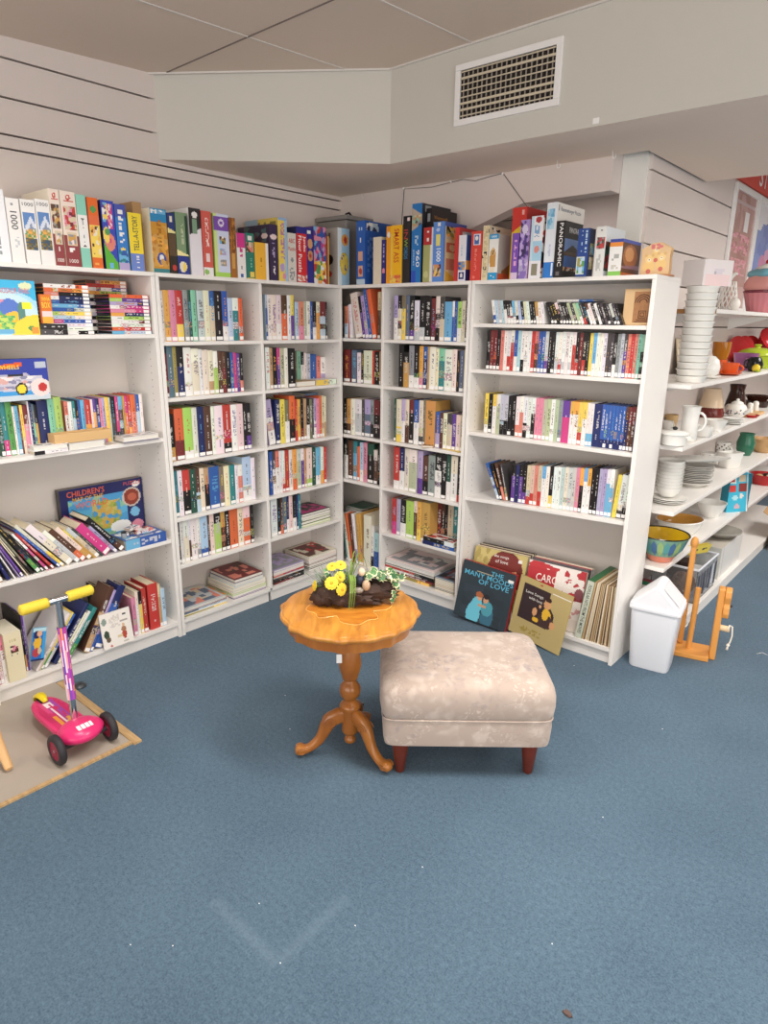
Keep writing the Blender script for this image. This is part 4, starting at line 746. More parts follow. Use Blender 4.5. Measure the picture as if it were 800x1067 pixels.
pbox('map_puzzle_box','large dark blue world map puzzle box standing at the back of a shelf','puzzle box',mp_,sA,sB,z3+.0005,.285,.04,
 [('B',0,1,'23265c'),('R',.08,.78,.06,.8,'4f9ccf'),('X',.08,.78,.06,.8,'4f9ccf 5fb0d8 4f9ccf 8cc0a0',9,8,2),('E',.52,.45,.18,.26,'9fae50'),('X',.36,.7,.22,.68,'a8b050 d0a850 8aa048 c8b868 4f9ccf',7,7,4),('E',.3,.25,.1,.12,'b8a848'),('E',.85,.68,.12,.17,'c8bcb0'),('E',.85,.68,.1,.145,'8a3a2a'),('E',.86,.68,.06,.07,'b8604a'),('E',.68,.2,.13,.1,'eef0f0'),('E',.88,.4,.06,.09,'7ab8dc'),('E',.9,.16,.08,.09,'d88aa0'),('E',.92,.9,.05,.05,'w')],'ch','6a6058',letters=[('H',"CHILDREN'S",'ea6a38',.08,.52,.86,.1),('H','MAP OF THE','e8b03a',.14,.5,.765,.075),('H','WORLD','ea6a38',.16,.55,.64,.11),('H','PUZZLE','d05a50',.76,.98,.9,.06)])
bl=tag(lying('puzzle_box',.215,.15,.048,'b','sk',random.Random(3),'spine',[('X',.05,.95,.1,.95,'sk w lb sl b',6,5,8)]),'flat blue box before the world map puzzle','puzzle box')
FE2=Fr('L',.29);bl.location=FE2.p(FE2.s_at(153,z3),.0,z3+.0004);bl.rotation_euler=(0,0,L90)
kx,kz=FE2.s_at(153,z3),z3+.0488
for i,(dx,dy,rt,c,w_,d_) in enumerate(((.03,.06,12,'co',.1,.05),(-.04,.07,-8,'ch',.06,.05),(.0,.1,20,'pp',.07,.04))):
    o=lying('small_packet',w_,d_,.012,c,'w',random.Random(i),'spine',[('X',.1,.9,.1,.9,c+' w ch',3,3,i)],m='gloss');o.location=FE2.p(kx+dx,dy,kz);o.rotation_euler=(0,0,L90+R(rt))
    tag(o,f'small {PAL[c][0]} packet on the flat blue box before the map puzzle','packet','packets on the blue box')
    if i==2:o.location.z+=.0125
sj=thing('small_jar','tiny clear jar on the flat blue box before the map puzzle','jar',tuple(FE2.p(kx-.085,.05,kz)))
MB().lathe([(.012,0),(.013,.003),(.013,.02),(.011,.024)],14).build('glass_body',mat('jar_glass','cfd6da',.1,trans=.6),sj,40)
MB().lathe([(.0115,.0242),(.012,.026),(.012,.032),(.0,.033)],14,cap=False).build('lid',M['case'],sj,40)
# base shelf
V_=(80,590,7.273);U_=(0,620,8)
row(FS,Z0,U_,((0,290),(60,290)),-60,'-5 -,10 p/r s.3,40 pp h.93,72 pk/w h.86','base shelf end by scooter','picture_book',depth=(.17,.2))
pbox('storybook_box','thick cream boxed book with a small red picture on its spine','boxed book',Fr('L',.297),FS.s_at(9.5,Z0),FS.s_at(27.5,Z0),Z0,.225,.17,[('B',0,1,'e2d9b8'),('X',.3,.75,.58,.74,'pk k ma e2d9b8 br',4,4,3),('T',.3,.7,.53,.56,'g',5,1,4),('T',.3,.7,.82,.86,'c8bc90',6,1,5)],[('B',0,1,'d4cba8')],'efe8d0')
row(FS,Z0,U_,((185,190),(260,190)),222,'236 k/am h1.0,252 p h1.0,262 lv n','base shelf by cream boxed book','picture_book',depth=(.2,.22),setback=.04)
dk=pbox('picture_book','blue picture book tipped toward the cream boxed book','picture book',Fr('L',.30),FS.s_at(30,Z0+.06),FS.s_at(44,Z0+.06),Z0+.055,.15,.012,[('B',0,1,'2f6fc0'),('R',.78,1,.0,1,'3fa0dc'),('B',.88,1,'b8dce8'),('E',.4,.55,.3,.2,'e8b83a'),('E',.3,.8,.25,.12,'nb'),('E',.35,.25,.3,.14,'b8434a'),('E',.6,.3,.15,.1,'c8bca0'),('B',0,.06,'nb'),('E',.5,.82,.18,.1,'e0b090')],'sk','sk',ln=12)
row(FS,Z0,U_,((330,240),(520,190)),280,'287 am/o R36 h1.0 n,290 r R37 h1.22,312 w R37 n,330 c/be R37 n,352 y/gn R37 s.35,385 b/lg R37 h.95','red leaning run by scooter column','picture_book',depth=(.2,.24))
row(FS,Z0,U_,((560,220),(760,180)),430,'470 nb R37 h1.18 n,500 c R37 n,530 w R37 n,578 t/gn R37 s.3 h1.05,','navy leaning run under scooter handlebar','picture_book',depth=(.2,.24))
row(FS,Z0,V_,((160,270),(260,280)),40,'92 br/tn R29 h1.0,118 lv/b R29,185 nb/b R29 h1.05','blue leaning run behind the catalogue','picture_book',depth=(.11,.12))
row(FS,Z0,V_,((225,215),(440,235)),190,'212 k/be n,232 c n,250 w/tn n,275 be n,300 tn/c n,330 nb n,350 c/be n,372 oc n,400 k/w n,432 kh/c n','rear row behind the catalogue','picture_book',setback=.135,depth=(.1,.115))
row(FS,Z0,V_,((440,190),(680,110)),438,'468 pk h.86,490 c/w h.97,515 k/y h.95,548 r h1.0,562 -,635 r n h1.03,655 be/tn h.98,685 lb h.85','upright end row past the catalogue','picture_book',depth=(.15,.17))
ct=pbox('gift_catalogue','white catalogue with tiny toy soldiers, propped open on the base shelf','catalogue',Fr('L',.315),FS.s_at(106,Z0)+.0,FS.s_at(137,Z0),Z0,.172,.008,[('B',0,1,'eee8e0'),('E',.15,.4,.09,.12,'3a4a3a'),('E',.18,.25,.08,.08,'6a5a4a'),('E',.12,.78,.08,.1,'8a9a90'),('E',.72,.42,.08,.1,'a87858'),('E',.72,.28,.09,.09,'b84a3a'),('E',.72,.55,.05,.05,'d8b090'),('R',.68,.76,.14,.22,'b84a3a'),('T',.3,.62,.55,.9,'d8d0c8',8,12,3),('R',.5,.66,.22,.3,'d8c8a0'),('E',.8,.85,.06,.03,'ch'),('R',.66,.82,.04,.09,'c8c0b8'),('E',.25,.06,.04,.03,'c86a5a'),('R',.62,.9,.66,.7,'b0a8a0')],'w','w',ln=0)
ct.rotation_euler=(R(-8),0,L90)
# ------------------------------------------------------------------ records
def sleeve(name,label,loc,rot,w,h,t,front,edge,grp=None,cat='record',letters=(),m='print'):
    mb=MB();e=pc(edge);n=max(8,int(w/.0045))
    f=PT(*front) if front else (lambda u,v:e)
    mb.grid((-w/2,0,0),(w,0,0),(0,0,h),n if front else 1,n if front else 1,f);mb.box(-w/2,w/2,0,t,0,h,e,'f')
    o=mb.build(name,M[m],None,False,loc,rot);o.rotation_mode='YXZ';tag(o,label,cat,grp)
    for s,col,u0,u1,v,hh in letters: lettering(s,col,o,(-w/2+w*u0,-.0006,h*v),(1,0,0),(0,0,1),w*(u1-u0),h*hh,'front_lettering',.004)
    return o
ln=R(-15)
love=[('B',0,1,'2e3a42'),('X',.1,.9,.0,.6,'2e3a42 333f48 2a353c',5,5,1),('E',.36,.12,.13,.22,'6cc0d4'),('E',.4,.3,.1,.14,'6cc0d4'),('E',.62,.14,.12,.2,'3a6a80'),('E',.6,.28,.11,.13,'4f9aa8'),('E',.43,.44,.055,.06,'d0a080'),('E',.42,.48,.07,.05,'a8603a'),('E',.55,.42,.05,.06,'c89878'),('E',.55,.48,.06,.04,'2a2428'),('R',.42,.58,.28,.33,'c89878'),('R',.88,.97,.83,.89,'w'),('R',.28,.6,.86,.875,'b0a890')]
sleeve('record_box_set','dark record box set titled many moods of love, red edged',(1.383,-.36,.02),(R(-11.5),R(3.5),R(4)),.322,.318,.028,love,'b02a2c',None,'record box',[('THE','5fb8d8',.55,.78,.86,.075),('MANY MOODS','5fb8d8',.06,.98,.765,.085),('OF LOVE','5fb8d8',.35,.92,.665,.085)])
gold=[('B',0,1,'bda872'),('R',.1,.86,.3,.9,'3a2a2c'),('E',.78,.72,.3,.32,'d8d2c8'),('E',.86,.74,.3,.36,'ece8e0'),('R',.98,1,0,1,'bda872'),('B',.92,1,'bda872'),('G',0,1,.92,.9,.3,'bda872'),('R',.1,.62,.3,.9,'3a2a2c'),('E',.5,.5,.26,.2,'3a2a2c'),('E',.6,.7,.065,.09,'d8a070'),('E',.6,.78,.06,.04,'3a2620'),('E',.62,.5,.09,.12,'e8b83a'),('E',.62,.42,.16,.12,'4a3430'),('E',.6,.53,.06,.1,'e8b83a'),('E',.4,.5,.05,.07,'d8a070'),('E',.44,.38,.06,.04,'e8b83a'),('E',.76,.4,.05,.06,'d8a070'),('E',.48,.62,.025,.03,'e0b080'),('T',.2,.6,.1,.2,'a8924a',14,4,3),('E',.42,.955,.03,.012,'b05a3a')]
sleeve('record_sleeve','gold bordered record with a singer holding a microphone, on the floor',(1.715,-.36,.016),(R(-9),R(4.5),R(-7)),.318,.316,.006,gold,'b8a24e','records leaning on the film bookcase','record',[('Love Songs','f0ece4',.16,.5,.74,.06),('with love','f0ece4',.24,.5,.67,.045)])
car=[('B',0,1,'e8dcd2'),('X',0,1,.3,1,'e8dcd2 c03a40 f0e8e4 b0343a c03a40',5,5,6),('B',.62,.9,'b8343c'),('G',.5,1,.9,1.1,.62,'efe6e0'),('X',.55,1,.6,1,'efe6e0 b8343c efe6e0',4,5,7),('B',.4,.56,'8a3038'),('B',.3,.42,'5a3a48'),('E',.93,.62,.075,.09,'8a5058'),('X',.6,1,.2,.5,'efe6e0 d8a0a0 efe6e0',6,5,8)]
sleeve('record_sleeve','red and white record sleeve lettered carousel, front of its stack',(1.738,-.262,.0875),(R(-15),0,R(3)),.315,.315,.005,car,'e8d8cc','records leaning on the film bookcase','record',[('CAROUSEL','f4f0ea',.16,.86,.68,.13)])
face=[('B',0,1,'c8b878'),('X',0,.3,.3,1,'c8b878 b8a868 a89858',5,7,4),('E',.62,.66,.33,.36,'6a2a28'),('E',.62,.5,.27,.34,'cf9470'),('E',.62,.82,.3,.16,'7a302c'),('E',.35,.6,.08,.2,'7a302c'),('E',.9,.6,.06,.2,'6a2a28'),('E',.5,.55,.05,.02,'3a2a28'),('E',.74,.55,.05,.02,'3a2a28'),('R',.84,.92,.86,.92,'w'),('E',.62,.36,.08,.03,'b05048')]
sleeve('record_sleeve','record sleeve with a red-haired face, behind the love box set',(1.405,-.262,.0875),(R(-14),0,R(5)),.315,.315,.005,face,'e2d2b8','records leaning on the film bookcase','record',[('the songs','f2eee8',.38,.66,.87,.06),('of love','f2eee8',.42,.66,.79,.06)])
g=random.Random(5);DY=1/math.cos(R(14))
for k in range(12):
    c=g.choice(['e2d2b8','c8b898','3a3434','d8cbb4','a89878','8a3434','ddd4c4','5a4a40']);n={'3a3434':'black','8a3434':'maroon','5a4a40':'brown','a89878':'khaki'}.get(c,'cream' if c[0]in'ed' else 'tan')
    o=sleeve('record_sleeve','x',(1.407,-.262+.0072*(k+1)*DY,.0875),(R(-14),0,R(5)),.315,.315+g.uniform(-.004,.004),.0062,None,c)
    PENDING.append((o,'',f'{n} record, {ordn(k+2)} from the front in the red-haired face stack'));o['group']='records stacked behind the red-haired face'
for k in range(13):
    c=g.choice(['e2d2b8','d0c0b0','5a5458','c8bcb8','8a8a92','b0545a','ddd4c4','9aa4b0','3a3638']);n={'5a5458':'charcoal','8a8a92':'grey','b0545a':'red','9aa4b0':'slate','3a3638':'black'}.get(c,'cream')
    o=sleeve('record_sleeve','x',(1.738,-.262+.0062*(k+1)*DY,.0875),(R(-15),0,R(3)),.315+g.uniform(-.006,.001),.315+g.uniform(-.006,.008),.0052,None,c)
    PENDING.append((o,'',f'{n} record, {ordn(k+2)} from the front in the carousel stack'));o['group']='records stacked behind the carousel sleeve'
# side-on records and the green box set
FRc=Fr('B',-.288);ZR=Z0
s0=FRc.s_at(591,ZR);s0=max(s0,1.9035);s1=s0+.036
rl=pbox('record_box_set','green topped record box set with a pale lettered spine','record box',FRc,s0,s1,ZR,.315,.265,[('B',0,1,'c9cdbd')],'2f6a42','2f6a42',ln=7.5,letters=[('V','POPULAR HITS FROM THE MOVIES','4a5048',.5,.93,.08,.5)])
g=random.Random(8);x=s1+.001;k=0
A0=7.4;xe=2.088
while True:
    t=g.choice((.003,.0036,.0042));c=g.choice(['cfb28a','e2d2b4','b89468','8a6a48','d8c4a0','c8a878','5a4438','ece2d0','a88a64','d0bc98']);n={'8a6a48':'brown','5a4438':'umber','b89468':'tan','a88a64':'tan','cfb28a':'tan','c8a878':'tan'}.get(c,'cream')
    f=lambda x:max(.4,A0*(1-(x-s1)/(xe-.005-s1)))
    a=f(x);x2=x+t/math.cos(R(a))+.0005;x2+=.318*(math.tan(R(a))-math.tan(R(f(x2))))*1.15
    if x2+.318*math.tan(R(a))>xe+.004 and x2>xe: break
    h=.313+g.uniform(-.003,.003);mb=MB();mb.box(-t,0,0,.25,0,h,pc(c))
    px=x+t/math.cos(R(a))
    if px+h*math.sin(R(a))<2.0905:
        o=mb.build('record_sleeve',M['print'],None,False,(px,-.284+g.uniform(0,.006),ZR+.0006),(0,R(a),0));o['category']='record'
        k+=1;PENDING.append((o,'',f'{n} record edge, {ordn(k)} along from the green box set'));o['group']='records filed edge-on at the end of the film bookcase'
    x=x2
    if x>xe: break
for i,(o,l,alt) in enumerate(PENDING):
    if l=='': PENDING[i]=(o,alt,alt)
# ------------------------------------------------------------------ pedestal table
def wood(name,col,dark,sc=5,stretch=(1,6,1),rough=.28,coat=.35):
    m=mat(name,col,rough,coat=coat);nt=m.node_tree;N=nt.nodes.new;L=nt.links.new
    tc=N('ShaderNodeTexCoord');mp=N('ShaderNodeMapping');mp.inputs['Scale'].default_value=stretch;L(tc.outputs['Object'],mp.inputs[0])
    no=N('ShaderNodeTexNoise');no.inputs['Scale'].default_value=sc;no.inputs['Detail'].default_value=6;no.inputs['Distortion'].default_value=.6;L(mp.outputs[0],no.inputs['Vector'])
    r=N('ShaderNodeValToRGB');r.color_ramp.elements[0].position=.32;r.color_ramp.elements[1].position=.68;r.color_ramp.elements[0].color=(*lin(dark),1);r.color_ramp.elements[1].color=(*lin(col),1)
    L(no.outputs['Fac'],r.inputs[0]);L(r.outputs[0],nt.nodes['Principled BSDF'].inputs['Base Color']);return m
honey=wood('honey_varnished_wood','d0903c','a96b2a',4,(9,1.6,1.6));honey2=wood('turned_varnished_wood','b87632','92551f',6,(2,2,.6))
tbl=thing('pedestal_table','small scalloped wooden pedestal table in the middle of the carpet','table',(1.62,-1.62,0),R(40.7))
def scal(a): # piecrust outline: eight bowed edges meeting at soft points
    k=abs(math.sin(4*a+.35));return .955+.05*math.exp(-(k/.33)**2)+.03*k*k
TR=.257
g=MB();prof=[(.90,0.5720),(.955,0.5730),(.985,0.5780),(1.0,0.5850),(1.0,0.5910),(.985,0.5965),(.965,0.5975),(.952,0.6025),(.93,0.6040),(.5,0.6042)]
g.lathe([(TR*r,z) for r,z in prof],144,mod=scal);g.build('top',honey,tbl,35)
g=MB();g.lathe([(TR*.84,.532),(TR*.9,.534),(TR*.905,0.5725),(TR*.5,0.5726)],144,mod=scal);g.build('apron',honey2,tbl,35)
g=MB()          # inlay lines and centre marquetry
def inl(a): return .135+.03*math.sin(4*a+.4)**3+.012*math.cos(8*a)
g.tube([(inl(2*PI*i/72)*math.cos(2*PI*i/72),inl(2*PI*i/72)*math.sin(2*PI*i/72),0.6043) for i in range(73)],.0009,4);g.build('inlay_line',mat('pale_inlay','e8bc6c',.3),tbl)
g=MB();n=72;g.face([((inl(2*PI*i/n)-.002)*math.cos(2*PI*i/n),(inl(2*PI*i/n)-.002)*math.sin(2*PI*i/n),0.6045) for i in range(n)]);g.build('inlay_panel',wood('inlay_burr','d08a34','b36a24',7,(2,8,1)),tbl)
g=MB();g.lathe([(0,0.0340),(.012,0.0350),(.021,0.0420),(.0235,0.0510),(.02,0.0600),(.013,0.0680),(.02,0.0760),(.03,0.0840),(.033,0.0940),(.031,0.1300),(.034,0.1780),(.039,0.1880),(.041,0.1980),(.036,0.2069),(.027,0.2139),(.022,0.2220),(.025,0.2301),(.036,0.2416),(.0405,0.2601),(.039,0.2786),(.03,0.2936),(.022,0.3017),(.021,0.3075),(.029,0.3133),(.031,0.3191),(.031,0.3248),(.038,0.3445),(.0425,0.3676),(.0415,0.3907),(.034,0.4254),(.027,0.4543),(.024,0.4774),(.026,0.5063),(.033,0.5260),(.035,0.5341)],28,cap=False);g.build('turned_stem',honey2,tbl,50)
def cab(a):
    g=MB();ca,sa=math.cos(a),math.sin(a);rs=[]
    path=[(.018,.158,.05,.019),(.044,.158,.052,.02),(.07,.147,.05,.021),(.09,.122,.044,.02),(.103,.092,.036,.018),(.117,.066,.031,.0175),(.138,.045,.027,.017),(.158,.032,.024,.017),(.176,.0275,.027,.019),(.192,.029,.031,.0205),(.205,.0275,.026,.019),(.212,.026,.012,.012)]
    for i,(r,z,h,w) in enumerate(path):
        p0=path[max(0,i-1)];p1=path[min(len(path)-1,i+1)];t=Vector((p1[0]-p0[0],p1[1]-p0[1])).normalized();nn=(-t.y,t.x)
        if i>=8: nn=(0,1)
        ring=[]
        for k in range(14):
            b=2*PI*k/14;cw=math.copysign(abs(math.cos(b))**.7,math.cos(b));sh=math.copysign(abs(math.sin(b))**.8,math.sin(b))
            rr=r+nn[0]*h*.62*sh;zz=z+nn[1]*h*.62*sh;tt=w*cw;zz=max(zz,.0005);rr=max(rr,.004)
            ring.append((rr*ca-tt*sa,rr*sa+tt*ca,zz))
        rs.append(ring)
    g.rings(rs);o=g.build('leg',honey2,tbl,60)
    s=MB()
    for side in (-1,1):      # carved scrolls at knee and foot
        for (cr,cz_,r0,qq) in ((.079,.138,.024,.0208),(.19,.029,.0175,.0203)):
            pts=[]
            for i in range(26):
                th=i*.42;rr=r0*(1-i/30);x=cr+rr*math.cos(th);z=cz_+rr*math.sin(th)*.9;q=side*qq
                pts.append((x*ca-q*sa,x*sa+q*ca,z))
            s.tube(pts,.0024,5)
    s.build('carved_scroll',honey2,o,1)
for a in (-167.6,-43.2,74.3): cab(R(a))
g=MB();g.box(-.05,-.03,-.028,-.026,.39,.425);o=g.build('paper_tag',M['tag'],tbl);o.rotation_euler=(0,0,R(4))
# ------------------------------------------------------------------ footstool
fabm=mat('floral_damask','b09f93',.85,spec=.2);nt=fabm.node_tree;N=nt.nodes.new;L=nt.links.new;b=nt.nodes['Principled BSDF']
tc=N('ShaderNodeTexCoord');wn=N('ShaderNodeTexNoise');wn.inputs['Scale'].default_value=22;wn.inputs['Detail'].default_value=2;L(tc.outputs['Object'],wn.inputs['Vector'])
dx=N('ShaderNodeMix');dx.data_type='RGBA';dx.inputs[0].default_value=.06;L(tc.outputs['Object'],dx.inputs[6]);L(wn.outputs['Color'],dx.inputs[7])
def flor(scale,lo,hi,big=2.4,bl=.45,bh=.6):
    v=N('ShaderNodeTexVoronoi');v.feature='SMOOTH_F1';v.inputs['Scale'].default_value=scale;L(dx.outputs[2],v.inputs['Vector'])
    r=N('ShaderNodeValToRGB');r.color_ramp.elements[0].position=lo;r.color_ramp.elements[0].color=(1,1,1,1);r.color_ramp.elements[1].position=hi;r.color_ramp.elements[1].color=(0,0,0,1);L(v.outputs['Distance'],r.inputs[0])
    n=N('ShaderNodeTexNoise');n.inputs['Scale'].default_value=big;L(tc.outputs['Object'],n.inputs['Vector'])
    n.noise_dimensions='4D';n.inputs['W'].default_value=scale
    r2=N('ShaderNodeValToRGB');r2.color_ramp.elements[0].position=bl;r2.color_ramp.elements[1].position=bh;L(n.outputs['Fac'],r2.inputs[0])
    m=N('ShaderNodeMath');m.operation='MULTIPLY';L(r.outputs[0],m.inputs[0]);L(r2.outputs[0],m.inputs[1]);return m.outputs[0]
prev=None
for (sc,lo,hi,col,big,k,bl,bh) in ((26,.2,.52,'cbbdb2',7,.7,.42,.58),(40,.18,.46,'8f8587',5,.65,.5,.62),(70,.15,.4,'d8cac0',9,.6,.5,.6),(95,.15,.4,'9a8d86',6,.4,.48,.6)):
    f=flor(sc,lo,hi,big,bl,bh);mx=N('ShaderNodeMix');mx.data_type='RGBA';ml=N('ShaderNodeMath');ml.operation='MULTIPLY';ml.inputs[1].default_value=k;L(f,ml.inputs[0]);L(ml.outputs[0],mx.inputs[0])
    if prev is None: mx.inputs[6].default_value=(*lin('b09f93'),1)
    else: L(prev,mx.inputs[6])
    mx.inputs[7].default_value=(*lin(col),1);prev=mx.outputs[2]
L(prev,b.inputs['Base Color'])
we=N('ShaderNodeTexNoise');we.inputs['Scale'].default_value=500;L(tc.outputs['Object'],we.inputs['Vector']);bp=N('ShaderNodeBump');bp.inputs['Strength'].default_value=.15;bp.inputs['Distance'].default_value=.002;L(we.outputs['Fac'],bp.inputs['Height']);L(bp.outputs[0],b.inputs['Normal']);b.inputs['Sheen Weight'].default_value=.2
OTX,OTY,OTW,OTD,OTR=1.909,-1.302,.605,.455,40.8
ot=thing('footstool','upholstered floral beige footstool beside the pedestal table','footstool',(OTX,OTY,0),R(OTR))
def sq(w,d,p,z,n=64,bul=0.):
    out=[]
    for i in range(n):
        a=2*PI*i/n;c,s=math.cos(a),math.sin(a);out.append((w/2*math.copysign(abs(c)**(2/p),c)*(1+bul*abs(s)),d/2*math.copysign(abs(s)**(2/p),s)*(1+bul*abs(c)),z))
    return out
g=MB();g.rings([sq(OTW*.96,OTD*.95,14,.14),sq(OTW*.985,OTD*.985,16,.142),sq(OTW*.995,OTD*.995,16,.16),sq(OTW*1.008,OTD*1.008,15,.215),sq(OTW*.998,OTD*.998,15,.247)]);g.build('skirt',fabm,ot,50)
g=MB();g.rings([sq(OTW*.995,OTD*.995,15,.249),sq(OTW*1.02,OTD*1.02,13,.262),sq(OTW*1.04,OTD*1.04,11,.295),sq(OTW*1.04,OTD*1.04,10,.33),sq(OTW*1.022,OTD*1.022,10,.352),sq(OTW*.99,OTD*.985,9,.369),sq(OTW*.94,OTD*.925,9,.38),sq(OTW*.8,OTD*.78,8,.389),sq(OTW*.5,OTD*.48,6,.394),sq(OTW*.15,OTD*.15,4,.3955)]);g.build('cushion',fabm,ot,80)
g=MB();pp_=sq(OTW*1.006,OTD*1.006,15,.248);g.tube(pp_+[pp_[0]],.004,6);g.build('piping',fabm,ot,1)
lm_=mat('mahogany_stain','6a2c1c',.35,noise=.15,scale=20)
for sx in (-1,1):
    for sy in (-1,1):
        g=MB();g.lathe([(.015,0),(.017,.002),(.029,.1),(.032,.14)],18);g.build('leg',lm_,ot,40,(sx*(OTW/2-.066),sy*(OTD/2-.058),0))
# ------------------------------------------------------------------ bark planter with flowers
fa=thing('flower_arrangement','driftwood planter with yellow daisies and ivy, on the pedestal table','flower arrangement',(1.605,-1.59,.6052),R(46));fa.scale=(.94,.94,.94)
bark=mat('driftwood_bark','3f2c24',.75,noise=.5,scale=26,bump=1.);rg=random.Random(4)
def bk(p):
    return 1+.13*math.sin(p.x*9+p.z*5)+.1*math.sin(p.y*14+p.x*17)+.09*math.sin(p.z*21+p.x*11)+.06*rg.uniform(-1,1)
g=MB();g.ell((0,0,.038),(.148,.062,.044),40,22,fn=bk)
g.ell((-.09,-.005,.045),(.06,.05,.048),24,14,fn=bk);g.ell((.1,.008,.056),(.062,.042,.03),24,14,fn=bk);g.ell((.135,.012,.068),(.03,.026,.022),18,10,fn=bk);g.ell((-.12,-.01,.03),(.04,.04,.032),18,10,fn=bk)
for v in range(len(g.v)): g.v[v]=(g.v[v][0],g.v[v][1],max(.001,g.v[v][2]))
g.build('bark_trough',bark,fa,70)
yel=mat('petal_yellow','e3cb3c',.6);yc=mat('flower_centre','d9a12c',.8,noise=.2,scale=200,bump=.5)
gr=mat('leaf_green','5f8c3e',.5,noise=.25,scale=40);gl=mat('grass_green','76903f',.5,noise=.3,scale=25);dgm=mat('dusty_foliage','6f8468',.6,noise=.2,scale=60)
def daisy(c,r,nrm,parent):
    nrm=Vector(nrm).normalized();q=nrm.to_track_quat('Z','Y');m=MB()
    for ring,(n,ri,dz) in enumerate(((13,r,0),(9,r*.72,.004))):
        for i in range(n):
            a=2*PI*(i+.5*ring)/n+rg.uniform(-.1,.1);w=ri*.25;pts=[]
            for (rad,ww,z) in ((.15,.3,.0),(.55,1.,.12),(.85,.95,.1),(1.,.45,.02)):
                for s in (-1,1): pts.append(q@Vector((rad*ri*math.cos(a)-s*ww*w*math.sin(a),rad*ri*math.sin(a)+s*ww*w*math.cos(a),z*ri+dz))+Vector(c))
            for k in range(3): m.face([pts[2*k],pts[2*k+1],pts[2*k+3],pts[2*k+2]])
    o=m.build('daisy',yel,parent);MB().ell(tuple(Vector(c)+nrm*.006),(r*.24,r*.24,r*.2),10,7).build('centre',yc,o,1);return o
vc=Vector((-.3,-.75,.55))
def stem(a,b,bend=.01):
    a=Vector(a);b=Vector(b);m=(a+b)/2+Vector((bend,0,.01));MB().tube([a,m,b],.0017,5).build('stem',gr,fa,1)
for c,r,n in (((-.082,-.058,.105),.026,(-.1,-.8,.5)),((-.045,-.065,.082),.026,(.6,-.7,.1)),((-.078,.02,.142),.022,(-.2,-.5,.9)),((-.045,.018,.148),.022,(.1,-.6,.8)),((-.145,-.03,.085),.021,(-.9,-.3,.2)),((-.05,-.03,.118),.022,(.3,-.8,.3))):
    daisy(c,r,n,fa);stem((c[0]*.75,0,.05),(c[0],c[1]+.008,c[2]-.006))
def blade(pts,w,mm,name='grass_blade'):
    m=MB();pts=[Vector(p) for p in pts];n=len(pts)
    for i in range(n-1):
        def wd(k): t=k/(n-1);return w*(1-t)**.6*min(1,.5+3*t)+.0005
        d=(pts[i+1]-pts[i]).normalized();s=d.cross(Vector((0,0,1)));s=s.normalized() if s.length>.05 else Vector((1,0,0))
        a,b=wd(i),wd(i+1);m.face([pts[i]-s*a,pts[i]+s*a,pts[i+1]+s*b,pts[i+1]-s*b])
    return m.build(name,mm,fa)
def arc(o,dirx,diry,L,up,n=10):
    return [(o[0]+dirx*L*t,o[1]+diry*L*t,o[2]+up*(1.9*t-1.75*t*t)) for t in [i/n for i in range(n+1)]]
base=(-.012,0,.065)
for dx,dy,Lh,up,w in ((.9,.1,.2,.1,.006),(.95,-.15,.19,.085,.005),(1,.0,.16,.11,.005),(.5,.5,.15,.24,.0035),(.35,.4,.12,.27,.003),(.6,.3,.17,.2,.003),(-.8,.2,.15,.12,.003),(-.7,-.3,.14,.1,.003),(.2,.8,.1,.18,.003),(-.3,.5,.1,.17,.003),(.8,.35,.2,.1,.003)):
    blade(arc(base,dx,dy,Lh,up),w,gl)
for dx,w in ((-.004,.0032),(.006,.003),(.014,.0025),(.0,.002)):
    blade([(dx-.01,-.0,.07),(dx-.008,-.03,.125),(dx-.006,-.062,.115),(dx-.008,-.078,.07),(dx-.012,-.082,.03),(dx-.016,-.086,.004)],w,gl)
m=MB();rg2=random.Random(9)
for i in range(150):       # fine feathery fronds round the daisies
    o=Vector((-.085+rg2.uniform(-.03,.04),rg2.uniform(-.02,.03),.06));d=Vector((rg2.uniform(-.075,.05),rg2.uniform(-.05,.05),rg2.uniform(.03,.115)));p=[o+d*t+Vector((0,0,-.03*t*t)) for t in (0,.35,.7,1)]
    for a,b in zip(p,p[1:]):
        s=Vector((rg2.uniform(-1,1),rg2.uniform(-1,1),.2)).normalized()*.0016;m.face([a-s,a+s,b+s*.6,b-s*.6])
m.build('fern_fronds',dgm,fa)
# variegated ivy: green leaves with cream margins
iv=mat('ivy_variegated','ffffff',.45);iv2=M['print'];rg3=random.Random(12)
def ivy(c,s,nrm,spin):
    q=Vector(nrm).normalized().to_track_quat('Z','Y');m=MB()
    out=[(0,-.5),(.35,-.42),(.55,-.1),(.3,.05),(.42,.4),(.15,.32),(0,.75),(-.15,.32),(-.42,.4),(-.3,.05),(-.55,-.1),(-.35,-.42)]
    cs,sn=math.cos(spin),math.sin(spin)
    def P3(x,y,z): return q@Vector(((x*cs-y*sn)*s,(x*sn+y*cs)*s,z*s))+Vector(c)
    inn=[(x*.74,y*.74) for x,y in out];dark=pc(rg3.choice(['2f5a34','3c6a3a','4a7a44']));cream=pc('dfe0b8')
    n=len(out)
    for i in range(n):
        j=(i+1)%n;m.face([P3(*inn[i],.06),P3(*inn[j],.06),P3(*out[j],-.08),P3(*out[i],-.08)],cream if rg3.random()<.8 else dark);m.face([P3(0,0,.1),P3(*inn[j],.06),P3(*inn[i],.06)],dark)
    return m.build('ivy_leaf',M['print'],fa)
